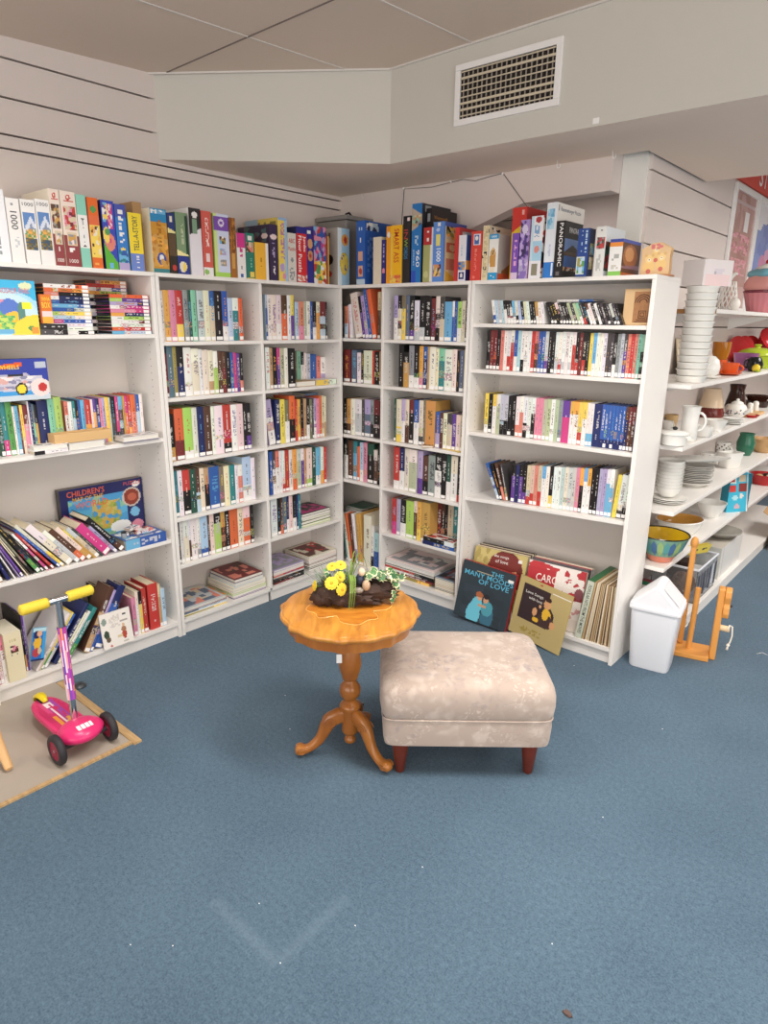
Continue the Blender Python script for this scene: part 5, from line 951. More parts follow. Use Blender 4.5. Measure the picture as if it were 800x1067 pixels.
for i in range(24):
    t=i/23;c=(.045+.13*t+rg3.uniform(-.02,.02),-.012+rg3.uniform(-.03,.03),.1+.035*math.sin(t*2.6)+rg3.uniform(-.018,.018)-.02*t)
    ivy(c,rg3.uniform(.024,.038),(rg3.uniform(-.4,.6),-.6+rg3.uniform(-.3,.3),.8),rg3.uniform(0,6.3))
for i in range(6): ivy((.155+rg3.uniform(-.012,.02),-.03+rg3.uniform(-.01,.01),.1-.016*i),.02,(.3,-.9,.3),rg3.uniform(2.6,3.6))
for i in range(8): ivy((-.07+rg3.uniform(-.04,.05),.015+rg3.uniform(-.02,.02),.075+rg3.uniform(0,.06)),.022,(rg3.uniform(-.5,.5),-.5,.7),rg3.uniform(0,6))
bo=MB();bo.ell((.028,-.022,.104),(.017,.02,.026),14,10);bo.build('pebble',mat('pebble_navy','2f3648',.25,noise=.2,scale=60),fa,1)
MB().ell((.034,-.03,.137),(.0135,.014,.017),12,8).build('pebble',mat('pebble_cream','d6bfa4',.3,noise=.1,scale=60),fa,1)
MB().ell((.05,-.045,.088),(.016,.015,.022),12,8).build('pebble',mat('pebble_tan','b79a7e',.3,noise=.15,scale=60),fa,1)
MB().ell((.02,-.05,.07),(.02,.014,.012),12,8).build('pebble',mat('pebble_grey','8d8378',.4,noise=.2,scale=60),fa,1)
# ------------------------------------------------------------------ bare floor patch with timber edging, scooter
cp=mat('worn_concrete','a89d90',.75,noise=.12,scale=5)
struct('floor_patch',MB().box(.0,.945,-4.2,-2.16,0,.004),cp)
ed=wood('timber_edge','c7a678','a8875c',8,(1,10,1),.6,0)
struct('trim_7',MB().box(.3,.975,-2.16,-2.128,0,.009),ed);struct('trim_8',MB().box(.946,.962,-4.2,-2.16,0,.008),ed)
sc=thing('kick_scooter','pink three-wheeled kick scooter with yellow grips, parked by the bookcase','scooter',(.72,-2.308,.0045),R(1))
pkm=mat('pink_plastic','dc3170',.3,noise=.04,scale=10);grip=mat('yellow_grip','e2c53a',.6,noise=.08,scale=60,bump=.4);blk=mat('wheel_black','2d2a2e',.6)
deck=PT(('B',0,1,'cf2f68'),('X',.2,.8,.12,.95,'cf2f68 d84a80 b83a8c cf2f68 a848a8',5,5,3),('R',.25,.33,.1,.5,'f0a040'),('R',.42,.47,.2,.72,'e8d8e0'),('R',.6,.68,.08,.4,'f0b050'),('R',.7,.76,.3,.7,'9a4aa8'),('R',.5,.55,.05,.3,'f3dc70'),('R',.33,.66,.74,.88,'f0e6ea'),('R',.42,.46,.76,.86,'cf2f68'),('R',.53,.57,.76,.83,'cf2f68'))
def outl(s):
    pts=[]
    for i in range(40):
        a=2*PI*i/40;c,q=math.cos(a),math.sin(a);pts.append((.19*math.copysign(abs(c)**.62,c)*s-.03,.062*math.copysign(abs(q)**.75,q)*s))
    return pts
g=MB();g.rings([[(x,y,.045) for x,y in outl(.9)],[(x,y,.052) for x,y in outl(.98)],[(x,y,.068) for x,y in outl(1)],[(x,y,.076) for x,y in outl(.97)],[(x,y,.079) for x,y in outl(.9)]],cap=True);dk_=g.build('deck',pkm,sc,60)
g=MB();o_=outl(.86);xs=[p[0] for p in o_]
for j in range(36):
    for i in range(14):
        x0=-.19+.31*j/36;x1=-.19+.31*(j+1)/36;y0=-.05+.1*i/14;y1=-.05+.1*(i+1)/14
        if abs((y0+y1)/2)>.052*(1-abs(((x0+x1)/2+.03)/.18)**3): continue
        g.face([(x0,y0,.0796),(x1,y0,.0796),(x1,y1,.0796),(x0,y1,.0796)],deck((i+.5)/14,1-(j+.5)/36))
g.build('deck_graphic',M['print'],dk_)
g=MB();g.ell((.135,0,.083),(.072,.082,.038),28,14,fn=lambda p:1+.06*(abs(p.x)**4+abs(p.y)**4));no_=g.build('nose_cover',pkm,sc,1)
g=MB()
for (x,y,w,h) in ((.172,-.02,.013,.012),(.172,-.004,.013,.012),(.172,.012,.013,.012),(.172,.026,.01,.01)):
    g.face([(x-.012,y-w/2,.1205),(x+.012,y-w/2,.1135),(x+.012,y+w/2,.1135),(x-.012,y+w/2,.1205)],pc('f2e8ec'))
g.build('nose_emblem',M['print'],no_)
g=MB();g.tube([(.155,-.095,.055),(.155,.095,.055)],.011,10);g.build('front_axle',blk,sc,40)
hubm=mat('hub_crimson','8f2440',.4)
def wheel(x,y,r,w):
    g=MB();n=32;rs=[]
    for (rr,yy) in ((r*.66,-w*.5),(r*.9,-w*.5),(r,-w*.3),(r,w*.3),(r*.9,w*.5),(r*.66,w*.5)):
        rs.append([(x+rr*math.cos(2*PI*i/n),y+yy,r+rr*math.sin(2*PI*i/n)) for i in range(n)])
    rs.append(rs[0]);g.rings(rs,cap=False);o=g.build('wheel',blk,sc,50)
    g=MB();rs=[]
    for (rr,yy) in ((.001,-w*.42),(r*.2,-w*.46),(r*.24,-w*.36),(r*.6,-w*.3),(r*.665,-w*.42),(r*.665,w*.42),(r*.6,w*.3),(r*.24,w*.36),(r*.2,w*.46),(.001,w*.42)):
        rs.append([(x+rr*math.cos(2*PI*i/n),y+yy,r+rr*math.sin(2*PI*i/n)) for i in range(n)])
    g.rings(rs);g.build('hub',hubm,o,40);MB().tube([(x,y-w*.5,r),(x,y+w*.5,r)],.006,10).build('axle_bolt',M['chrome'],o,40)
wheel(.155,-.1,.058,.026);wheel(.155,.1,.058,.026);wheel(-.19,0,.045,.03)
g=MB();rs=[]
for i in range(13):
    a=R(28+i*11.5);r=.052;w=.019*math.sin(PI*(i+.8)/13.6)**.5;rs.append([(-.19+(r+q)*math.cos(a+PI*.12),s*w,.045+(r+q)*math.sin(a+PI*.12)) for q,s in ((0,-1),(.009,-.8),(.013,0),(.009,.8),(0,1),(-.001,0))])
g.rings(rs);g.build('rear_fender',mat('yellow_plastic','e9cf1f',.35),sc,70)
tb_=(.085,.005,.112);tt_=(.06,.01,.595)
def lerp(t): return tuple(tb_[i]+(tt_[i]-tb_[i])*t for i in range(3))
MB().tube([lerp(-.02),lerp(.17)],.0125,16).build('lower_tube',M['chrome'],sc,40)
g=MB();A=Vector(lerp(.17));Bv=Vector(lerp(.78));ax=(Bv-A).normalized();e1=ax.cross(Vector((0,1,0))).normalized();e2=ax.cross(e1);rg=random.Random(2);NS,NL=18,36;cells={}
for i in range(NS):
    j=0
    while j<NL:
        Ln=rg.randint(3,9);c=rg.choice(['c54aa0','b052b4','d85aa0','9a48b0','c54aa0','f0a0a0','f2a040','7a50b0','f0d8e8']);
        for q in range(Ln): cells[i,j+q]=pc(c)
        j+=Ln
for j in range(NL):
    for i in range(NS):
        q=[]
        for (ii,jj) in ((i,j),(i+1,j),(i+1,j+1),(i,j+1)):
            a=2*PI*ii/NS;q.append(A+(Bv-A)*(jj/NL)+e1*.0165*math.cos(a)+e2*.0165*math.sin(a))
        g.face(q,cells[i,j])
g.build('patterned_column',M['gloss'],sc)
MB().tube([lerp(.77),lerp(.99)],.0145,16).build('upper_tube',M['chrome'],sc,40)
hb=Vector(lerp(1.));hd=Vector((.0,1,.0)).normalized()
MB().tube([hb-hd*.04,hb+hd*.04],.014,16).build('handlebar',M['chrome'],sc,40)
for s in (-1,1):
    g=MB();n=14;pts=[hb+hd*(s*(.034+.1*k/n)) for k in range(n+1)];rd=[.0195+(.0014 if k%2 else 0) for k in range(n+1)];rd[-1]=.0135;rd[0]=.016;g.tube(pts,rd,16);g.build('grip',grip,sc,60)
# pale wooden foot of a stand that enters the picture beside the scooter
ws=thing('wooden_easel','pale wooden stand foot on the bare floor patch','stand',(.775,-2.545,.004),R(0))
lw2=mat('blond_wood','d2a873',.45,noise=.12,scale=12,stretch=(1,1,.2));g=MB()
P_=[(.018,0,.013),(.01,0,.017),(-.02,0,.05),(-.055,0,.1),(-.1,0,.2),(-.14,0,.34)]
g.tube(P_,[.012,.0155,.016,.0155,.015,.015],12,flat=.75);g.build('leg',lw2,ws,60)
g=MB();g.tube([(x,y-.3,z) for x,y,z in P_],[.012,.0155,.016,.0155,.015,.015],12,flat=.75);g.build('leg',lw2,ws,60)
bevel(BX(-.105,-.09,-.32,.02,.14,.5).build('panel',mat('grey_board','9aa0a4',.5),ws),.002)
# floor litter
lit=[(at(u,v,'z',0)) for u,v in ((690,1062-2),(75,704),(790,682))]
def scrap(name,label,p,mm,r): 
    m=MB();rr=random.Random(label);n=11;m.rings([[(r*rr.uniform(.6,1.1)*math.cos(2*PI*i/n),r*rr.uniform(.6,1.1)*.6*math.sin(2*PI*i/n),z) for i in range(n)] for z in (.001,.006)]);o=m.build(name,mm,None,False,(p.x,p.y,.0));tag(o,label,'debris');return o
dl=scrap('dry_leaf','small brown dry leaf on the carpet near the front edge',at(591,1057,'z',0),mat('dry_leaf_brown','5e4a44',.8),.013)
db=thing('door_stop','small dark round fitting in the carpet by the timber edging','fitting',tuple(at(83,715,'z',0)));MB().lathe([(.03,0),(.03,.004),(.02,.012),(.012,.016),(0,.016)],20,cap=False).build('disc',mat('dull_metal','54585c',.4,.7),db,40)
g=MB();p=at(788,682,'z',0);g.tube([(0,0,.004),(.02,.03,.005),(.05,.02,.004),(.09,.05,.004),(.16,.04,.004),(.24,.07,.004)],.0022,6);o=g.build('clear_cable_tie',mat('clear_plastic','cfd6da',.2,trans=.5),None,1,(p.x,p.y,0));tag(o,'thin clear plastic strip lying on the carpet past the wooden stand','strip')
rg=random.Random(21)
for i,(u,v) in enumerate(((297,725),(302,760),(136,985),(180,986),(292,1004),(370,965),(270,942),(440,904),(628,852),(575,984),(690,760),(598,694))):
    p=at(u,v,'z',0);m=MB();m.ell((0,0,.002),(.0022,.0016,.0016),6,4);o=m.build('carpet_fluff',M['sticker'],None,False,(p.x,p.y,0));tag(o,'tiny white fleck of fluff on the blue carpet','fluff','flecks of fluff on the carpet')
# ------------------------------------------------------------------ swing-top bin
bn=thing('waste_bin','white swing-top bin at the end of the film bookcase','bin',(2.24,-.135,0),R(9));bn.scale=(1.06,1.05,1.05)
wp=mat('white_bin_plastic','e9eaee',.28);g=MB()
def rr_(w,d,z,p=7): return sq(w,d,p,z,48)
g.rings([rr_(.165,.15,0),rr_(.172,.156,.006),rr_(.205,.185,.285),rr_(.207,.187,.29)]);g.build('body',wp,bn,50)
g=MB();g.rings([rr_(.213,.193,.286),rr_(.222,.2,.29),rr_(.222,.2,.305),rr_(.214,.194,.312)]);g.build('rim',wp,bn,50)
g=MB()
Lx,Ly=.105,.096
pr=[]          # gabled lid with a shallow rolled ridge
for t in range(13):
    a=PI*t/12;x=-Lx*math.cos(a);z=.312+.105*(1-abs(math.cos(a))**1.15) ;pr.append((x,z))
def lidring(y,k): return [(x*k,y,.312+(z-.312)*k) for x,z in pr]+[(Lx*k*.98,y,.308),(-Lx*k*.98,y,.308)]
pr=[(-.106,.312),(-.09,.328),(-.05,.368),(-.016,.402),(-.006,.408),(.006,.408),(.016,.402),(.05,.368),(.09,.328),(.106,.312)]
g.rings([lidring(-.092,.93),lidring(-.086,.99),lidring(-.07,1.),lidring(.07,1.),lidring(.086,.99),lidring(.092,.93)]);ld=g.build('lid',wp,bn,30)
g=MB();g.face([(.022,-.066,.3985),(.098,-.066,.3225),(.098,.066,.3225),(.022,.066,.3985)]);g.v=[(x+.0012,y,z+.0012) for x,y,z in g.v];bevel(g.build('swing_flap',mat('bin_flap','dfe0e4',.2),ld),.001)
# ------------------------------------------------------------------ wooden paper-roll / spool stand
st=thing('wooden_roll_stand','honey pine stand with dowels and a cord peg beside the white bin','stand',(2.36,.115,0),R(14));st.scale=(1,1,1.13)
bevel(BX(-.10,.075,-.075,.075,0,.022).build('base_plank',M['pine'],st),.003)
g=MB();g.tube([(-.02,0,.0221),(-.015,0,.31)],.0135,14);g.build('dowel',M['pine'],st,40)
def post(x,y,w,d,z0,z1): return bevel(MB().rings([[(x-w/2,y-d/2,z0),(x+w/2,y-d/2,z0),(x+w/2,y+d/2,z0),(x-w/2,y+d/2,z0)],[(x-w/2,y-d/2,z1),(x+w/2,y-d/2,z1),(x+w/2,y+d/2,z1),(x-w/2,y+d/2,z1)]]).build('post',M['pine'],st),.007,3)
post(.09,-.012,.03,.055,0,.335);post(-.062,.045,.026,.034,0.0221,.52)
g=MB();g.ell((-.062,.045,.5),(.019,.024,.028),14,8);g.build('post_knob',M['pine'],st,1)
g=MB();rs=[]
for k,(z,rx) in enumerate(((.2,.012),(.206,.026),(.225,.033),(.25,.03),(.268,.02),(.28,.026),(.3,.034),(.325,.03),(.338,.012))):
    rs.append([(.105+.0,-.012-rx,z),(.133,-.012-rx,z),(.133,-.012+rx,z),(.105,-.012+rx,z)])
bevel(g.rings(rs).build('scroll_bracket',M['pine'],st),.004,2)
MB().tube([(.134,-.03,.262),(.142,-.032,.262)],.005,8).build('screw',M['case'],st,40)
MB().tube([(.105,-.012,.15),(.148,-.016,.15)],.0135,14).build('peg',mat('pale_peg','e2c49c',.5),st,40)
g=MB();g.tube([(.14,-.03,.155),(.145,-.016,.168),(.158,-.012,.163),(.163,-.014,.12),(.158,-.016,.09),(.15,-.018,.075)],.0036,8);g.ell((.152,-.018,.077),(.0085,.0085,.0075),10,6);g.tube([(.152,-.018,.072),(.15,-.02,.055)],[.004,.006],8);g.build('cord',mat('cotton_cord','e6e0d4',.9,noise=.1,scale=200),st,1)
# cable pinned along the soffit edge, with hooks
def hook(u,v,n,sc=1.):
    p=at(u,v,'z',SZ-.02*sc);g=MB();g.tube([(0,0,.02*sc),(0,0,.008*sc)]+[(.006*sc-.006*sc*math.cos(a*PI/6),0,-.004*sc-.008*sc*math.sin(a*PI/6)+.006*sc) for a in range(1,9)],.0016,6);o=g.build('ceiling_hook',M['white'],None,1,(p.x,p.y,SZ-.0205*sc),(0,0,R(35)));tag(o,n,'hook','white hooks screwed into the soffit');return o
hook(377,205,'white hook in the soffit above the grey corner crate');hook(580,173,'white hook in the soffit above the tall red box',1.3);hook(638,163,'white hook in the soffit nearest the slatted partition',1.2)
p=at(621,126,'y',-.5);o=MB().box(-.012,.012,-.004,0,-.01,.01).build('adhesive_pad',M['sticker'],None,False,(p.x,-.5,p.z));tag(o,'white adhesive pad on the lower edge of the grey bulkhead','pad')
g=MB();q=[at(416,262,'y',-.004),at(421,197,'y',-.004),at(450,195,'y',-.004),at(470,190,'y',-.004),at(482,187,'y',-.004),at(495,188.5,'y',-.004),at(510,184,'y',-.004),at(524,180.5,'y',-.004),at(551,218,'y',-.004)]
g.tube(q,.0016,6);o=g.build('cable',M['case'],None,1);tag(o,'thin dark cable pinned along the top of the end wall','cable')
for i,(u,v) in enumerate(((421,196),(470,189),(524,181))):
    p=at(u,v,'y',-.004);o=BX(-.004,.004,-.006,-.0022,-.007,.007).build('cable_clip',M['sticker'],None,False,(p.x,-.0,p.z),(0,R((20,-40,15)[i]),0));o.location.y=-.0045;tag(o,('white clip where the cable drops behind the word game box','white clip midway along the dark cable','white clip at the bend of the cable above the red edged box')[i],'clip','clips holding the dark cable')
# ------------------------------------------------------------------ crockery rack on the slatted partition
WX=1.88
def wshelf(label,z,y0,y1,x1=2.2,grp='white shelves on the slatted partition'):
    t=thing('wall_shelf',label,'shelf',(WX,y0,z),0,grp)
    bevel(BX(.001,x1-WX,0,y1-y0,-.02,0).build('board',M['shelf'],t),.0015,1)
    for k in range(3):
        y=.12+(y1-y0-.24)*k/2;MB().rings([[(.001,y,-.0205),(.25,y,-.0205),(.001,y,-.1)],[(.001,y+.004,-.0205),(.25,y+.004,-.0205),(.001,y+.004,-.1)]]).build('bracket',M['white'],t)
    return t
ZR0,ZR1,ZR2,ZR3,ZR4,ZR5=1.675,1.333,1.043,.722,.44,.085
t0=wshelf('short topmost shelf of the crockery rack, holding the cupcake jar',ZR0,.28,3.2,2.2)
BX(.12,.3195,-.003,-.0002,-.021,.0).build('end_block',mat('raw_chipboard','a87a48',.8,noise=.2,scale=60),t0)
wshelf('crockery rack shelf with the tall stack of white dishes',ZR1,.045,3.2)
wshelf('crockery rack shelf with the floral teapot',ZR2,.045,3.2)
wshelf('crockery rack shelf with stacked plates and bowls',ZR3,.045,3.2)
wshelf('crockery rack shelf with the big yellow bowl',ZR4,-.0+.01,3.2)
bs_=thing('floor_plinth','low white base shelf of the crockery rack standing on the carpet','shelf',(WX,.03,0),0)
bevel(BX(.001,.365,0,3.2,.062,.085).build('board',M['shelf'],bs_),.0015,1);BX(.34,.355,0,3.2,0,.062).build('kickboard',M['shelf'],bs_)
def G(name,col,rough=.18,noise=0,sc=20,**k): return mat('glaze_'+name,col,rough,noise=noise,scale=sc,**k)
gw=G('white','eeece6');gc=G('cream','e6d8bc');gam=G('amber','c8801e',.1,trans=.35);gor=G('orange','dd5a24');ggr=G('lime','b0c234');gbk=G('black','1c1e1e');gr_=G('red','b32a2c');gtn=G('tan','c8a878',noise=.15,sc=40);gdk=G('dark_brown','3a2018');gpk=G('pink','d88a92');gpl=G('plum','7a3040');gtq=G('turquoise','6fa8b8')
def spot(u,v,z,r=.05):
    p=at(u,v,'z',z);x=min(max(WX+r+.004,p.x),max(2.2-.75*r,WX+r+.004));k=(u-400)/FL;o=Vector((x,0,z))-CL;e=Vector((0,1,0))
    return Vector((x,(k*o.dot(FW)-o.dot(RX))/(e.dot(RX)-k*e.dot(FW)),z))   # kept on the shelf boards
def pot(name,label,cat,u,v,z,prof,m,body='body',n=32,grp=None,rz=0.,mod=None,cap=False):
    r=max(a for a,b in prof);p=spot(u,v,z,r);t=thing(name,label,cat,(p.x,p.y,z+.0004),rz,grp)
    MB().lathe(prof,n,cap=cap,mod=mod).build(body,m,t,50);return t
def handle(t,m,r,z0,z1,ang=0,rad=.005,out=.03):
    ca,sa=math.cos(ang),math.sin(ang);pts=[]
    for i in range(9):
        a=-PI/2+PI*i/8;q=r-.003+out*math.cos(a);pts.append((q*ca,q*sa,(z0+z1)/2+(z1-z0)/2*math.sin(a)))
    MB().tube(pts,rad,8).build('handle',m,t,1)
def bowlp(r,h,rb=None,t=.004): rb=rb or r*.45;return [(0,0),(rb,0),(rb,.004),(r*.8,h*.45),(r,h),(r-t,h),(r*.8-t,h*.47),(rb*.9,.01),(0,.009)]
def cupp(r,h,t=.003,b=.8): return [(0,0),(r*b,0),(r*.95,h*.4),(r,h),(r-t,h),(r*.95-t,h*.4),(r*b-t,.006),(0,.006)]
# tall stack of ribbed white dishes
pd=spot(719,398,ZR1,.075);zz=ZR1+.0004
for k in range(14):
    o=MB().lathe([(0,.0),(.06,.0),(.0655,.004),(.068,.023),(.073,.0275),(.0735,.031),(.069,.031),(.063,.027),(.058,.008),(0,.006)],36,cap=False).build('stacking_dish',gw,None,50,(pd.x,pd.y,zz));zz+=.0316
    tag(o,f'white dish, {ordn(14-k)} from the top of the tall stack','dish','tall stack of white dishes')
bx=thing('gift_box','pale white and pink box balanced on the tall stack of dishes','box',(pd.x+.0,pd.y+.035,zz+.001),R(66))
bevel(BX(-.095,.095,-.06,.06,0,.115).build('carton',mat('pale_carton','e6dfdd',.5),bx),.002)
g=MB();g.grid((-.094,-.0606,.0),(.188,0,0),(0,0,.114),14,9,PT(('B',0,1,'e4dcdc'),('R',.1,.9,.0,.5,'ead0d0'),('E',.55,.6,.2,.12,'d8cfd6'),('T',.35,.75,.4,.55,'b0a8b4',8,2,2)));g.build('printed_panel',M['print'],bx)
# top shelf
cu=thing('cookie_jar','pink cupcake shaped cookie jar with turquoise icing and a cherry','cookie jar',tuple(spot(793,325,ZR0,.11)))
cu.location.z=ZR0+.0004
MB().lathe([(0,0),(.078,0),(.084,.01),(.108,.105),(.112,.118),(.0,.119)],80,mod=lambda a:1+.025*math.cos(20*a),cap=False).build('fluted_base',gpk,cu,60)
MB().lathe([(.112,.118),(.12,.122),(.12,.13),(.11,.134)],48).build('rim',gpl,cu,50)
MB().lathe([(.112,.134),(.122,.15),(.12,.175),(.108,.2),(.1,.215)],60,mod=lambda a:1+.015*math.sin(5*a),cap=False).build('icing',G('pink_icing','dc9a94'),cu,1)
MB().lathe([(.1,.21),(.112,.222),(.108,.24),(.09,.252),(.07,.258)],60,mod=lambda a:1+.05*math.sin(7*a),cap=False).build('turquoise_icing',gtq,cu,1)
MB().lathe([(.08,.25),(.062,.268),(.03,.285),(0,.29)],40,mod=lambda a:1+.03*math.sin(6*a),cap=False).build('cream_swirl',gw,cu,1)
MB().ell((0,0,.298),(.02,.02,.018),14,9).build('cherry',gr_,cu,1)
sw=thing('lattice_ornament','white openwork lattice ornament beside the cupcake cookie jar','ornament',tuple(spot(757,325,ZR0,.05)));sw.location.z=ZR0+.0004
g=MB()
for i in range(12):
    a0=2*PI*i/12
    for s in (1,-1): g.tube([((.05*(1-.55*t)+.004)*math.cos(a0+s*1.4*t),(.05*(1-.55*t)+.004)*math.sin(a0+s*1.4*t),.012+.15*t) for t in [k/8 for k in range(9)]],.0028,5)
g.build('lattice',gw,sw,1);MB().lathe([(0,0),(.055,0),(.058,.008),(.05,.014),(0,.014)],28,cap=False).build('foot',gw,sw,40)
MB().tube([(-.02,0,.155),(.0,0,.19),(.02,.0,.205),(.03,0,.2)],[.018,.012,.009,.004],8).build('neck',gw,sw,1)
MB().ell((.045,-.03,.04),(.028,.028,.035),12,8).build('bud',gw,sw,1)
gg=pot('glass_vase','clear glass vase between the dish stack and the lattice ornament','vase',745,326,ZR0,[(0,0),(.022,0),(.03,.01),(.026,.06),(.02,.09),(.026,.12),(.024,.12),(.018,.09),(.022,.05),(0,.008)],mat('clear_glass','f2f6f6',.03,trans=1.))
# shelf with the dish stack
wt=pot('lidded_cup','round white covered cup on a saucer, next to the dish stack','cup',736,394,ZR1,[(0,0),(.045,0),(.066,.012),(.067,.016),(.04,.012),(.042,.016),(.056,.028),(.058,.06),(.05,.092),(.03,.112),(0,.118)],gw);handle(wt,gr_,.055,.03,.085,-2.4,.005,.024)
t=pot('tumbler','amber tumbler stacked in an orange cup','tumbler',748,388,ZR1,cupp(.05,.1,.003,.72),gam);t.location.z+=.075;p=t.location.copy()
t=thing('stacked_cup','orange cup carrying the amber tumbler','cup',(p.x,p.y,ZR1+.0004));MB().lathe([(0,0),(.032,0),(.035,.004),(.041,.074),(.036,.074),(.0,.074)],28,cap=False).build('body',gor,t,50)
t=pot('saucer','orange saucer under the low orange cup','saucer',759,391,ZR1,[(0,0),(.035,0),(.066,.012),(.066,.015),(.034,.005),(0,.005)],gor);p=t.location.copy()
t=thing('coffee_cup','low orange cup with a handle, on an orange saucer','cup',(p.x,p.y,ZR1+.0065));MB().lathe(cupp(.047,.062,.003,.7),28,cap=False).build('body',gor,t,50);handle(t,gor,.046,.015,.05,.3,.0055,.024)
t=pot('planter','purple patterned flower pot behind the orange cup','pot',775,385.5,ZR1,[(0,0),(.052,0),(.074,.1),(.077,.103),(.07,.103),(.05,.01),(0,.01)],G('purple','a8689c',noise=.0));rg=random.Random(4)
g=MB()
for i in range(16):
    a=rg.uniform(0,6.28);z=rg.uniform(.015,.085);r=.0524+.022*z/.1;q=rg.uniform(.006,.011)
    g.face([((r+.0008)*math.cos(a+q*math.cos(k*PI/4)/r),(r+.0008)*math.sin(a+q*math.cos(k*PI/4)/r),z+q*math.sin(k*PI/4)) for k in range(8)],pc(rg.choice(['3a2f3a','2f4a5a','dca0b8','8a4a30'])))
g.build('leaf_pattern',M['print'],t)
t=pot('casserole_dish','lime green lidded casserole dish on the rack','casserole',786,383.5,ZR1,[(0,0),(.09,0),(.108,.02),(.115,.075),(.118,.08),(0,.081)],ggr)
MB().lathe([(.12,.082),(.12,.09),(.1,.112),(.05,.128),(.02,.131),(.016,.138),(.024,.146),(.018,.152),(0,.153)],36,cap=False).build('lid',ggr,t,50)
t=pot('round_jug','glossy black round jug before the lime casserole','jug',785,387,ZR1,[(0,0),(.03,0),(.044,.02),(.047,.045),(.036,.075),(.028,.085),(.024,.085),(0,.07)],gbk);handle(t,gbk,.042,.02,.07,3.6,.005,.02)
t=pot('fruit_ornament','small yellow and green fruit ornament at the shelf edge','ornament',787,388,ZR1,[(0,0),(.014,.001),(.024,.018),(.021,.036),(.008,.046),(0,.047)],G('lemon','e6c83a'));MB().ell((.012,-.016,.008),(.02,.014,.007),10,6).build('leaf',ggr,t,1)
for k,(u,v) in enumerate(((763,363),(770,362),(777,361))):
    p=spot(u,368,ZR1,.04);o=MB().lathe([(0,0),(.06,.0),(.1,.014),(.1,.017),(.058,.004),(0,.004)],36,cap=False).build('plate',gr_,None,50,(WX+.05,p.y,ZR1+.1015),(0,R(82),R(-28)));tag(o,('red plate nearest the cream board in the upright row','red plate in the middle of the upright row','red plate nearest the red bowl in the upright row')[k],'plate','red plates stood on edge')
bd=bevel(BX(-.14,.14,0,.012,0,.2).build('serving_board',gc,None,False,(1.94,.86,ZR1+.0004),(R(-10),0,R(86))),.01,3);tag(bd,'cream rectangular serving plate propped behind the amber tumbler','plate')
t=thing('bowl','red bowl with pale glints, tipped toward the room','bowl',(2.02,2.25,ZR1+.12),0,None,(R(50),0,R(60)));MB().lathe(bowlp(.11,.08),36,cap=False).build('body',gr_,t,50)
# shelf with the floral teapot
t=pot('mug','tan stoneware mug at the back of the teapot shelf','mug',699,436,ZR2,cupp(.034,.065),gtn);handle(t,gtn,.033,.015,.055,-2.6)
t=pot('teacup','small white patterned teacup by the film bookcase','cup',695,447,ZR2,cupp(.03,.045),gw);handle(t,gw,.029,.01,.04,-.4,.0035,.018)
t=pot('casserole_dish','small white casserole with a black knob on its lid','casserole',701,464,ZR2,[(0,0),(.045,0),(.056,.006),(.06,.05),(.063,.054),(0,.055)],gw)
MB().lathe([(.066,.055),(.067,.06),(.05,.068),(.012,.074),(0,.0745)],32,cap=False).build('lid',gw,t,50);MB().ell((0,0,.082),(.012,.012,.009),12,8).build('knob',gbk,t,1);BX(-.08,-.058,-.014,.014,.042,.05).build('side_grip',gw,t);BX(.058,.08,-.014,.014,.042,.05).build('side_grip',gw,t)
t=pot('jug','tall white jug behind the small white casserole','jug',716,459,ZR2,[(0,0),(.036,0),(.042,.006),(.037,.1),(.043,.165),(.047,.172),(.043,.172),(.034,.1),(.036,.01),(0,.01)],gw);handle(t,gw,.041,.05,.14,.5,.006,.035)
t=pot('ramekin','square white ramekin beside the tall jug','ramekin',732,456,ZR2,[(0,0),(.036,0),(.041,.005),(.044,.055),(.041,.055),(.036,.008),(0,.008)],gw,mod=lambda a:1/max(abs(math.cos(a)),abs(math.sin(a)))**.6)
t=pot('bowl','plain white bowl behind the square ramekin','bowl',745,449,ZR2,bowlp(.058,.06,.03),gw)
p=spot(763,446,ZR2,.055)
for k in range(4):
    o=MB().lathe([(0,0),(.03,0),(.056,.009),(.056,.012),(.03,.004),(0,.004)],30,cap=False).build('saucer',gw,None,50,(p.x,p.y,ZR2+.0004+.0085*k));tag(o,f'white saucer, {ordn(4-k)} from the top of the little pile before the teapot','saucer','small pile of white saucers')
t=pot('vase','large cream vase with a maroon foot, wider at the bottom','vase',739,431,ZR2,[(0,0),(.078,0),(.08,.01),(.066,.1),(.05,.17),(.046,.178),(.042,.178),(.058,.1),(0,.05)],G('cream_gloss','d8c0a4',.1));MB().lathe([(.0795,.004),(.0815,.01),(.0762,.045),(.07,.07)],36,cap=False).build('maroon_band',G('maroon','6a2a24',.12),t,50)
t=pot('teapot','white teapot with a small floral print on the rack','teapot',766,435,ZR2,[(0,0),(.036,0),(.04,.004),(.062,.03),(.064,.05),(.05,.078),(.034,.088),(.0,.09)],gw)
MB().lathe([(.036,.0885),(.034,.094),(.016,.104),(.008,.106),(.011,.114),(0,.119)],28,cap=False).build('lid',gw,t,50);MB().tube([(.05,-.02,.035),(.078,-.03,.05),(.092,-.036,.08)],[.016,.011,.008],10).build('spout',gw,t,1);handle(t,gw,.056,.025,.075,2.7,.0055,.03)
g=MB();rg=random.Random(6)
for i in range(22):
    a=rg.uniform(-2.4,.6);z=rg.uniform(.028,.058);q=rg.uniform(.003,.006);r=.0655
    g.face([(r*math.cos(a+q*math.cos(k*PI/3)/r),r*math.sin(a+q*math.cos(k*PI/3)/r),z+q*math.sin(k*PI/3)) for k in range(6)],pc(rg.choice(['3a5a40','6a7a9a','5a3a4a','c88a90'])))
g.build('flower_print',M['print'],t)
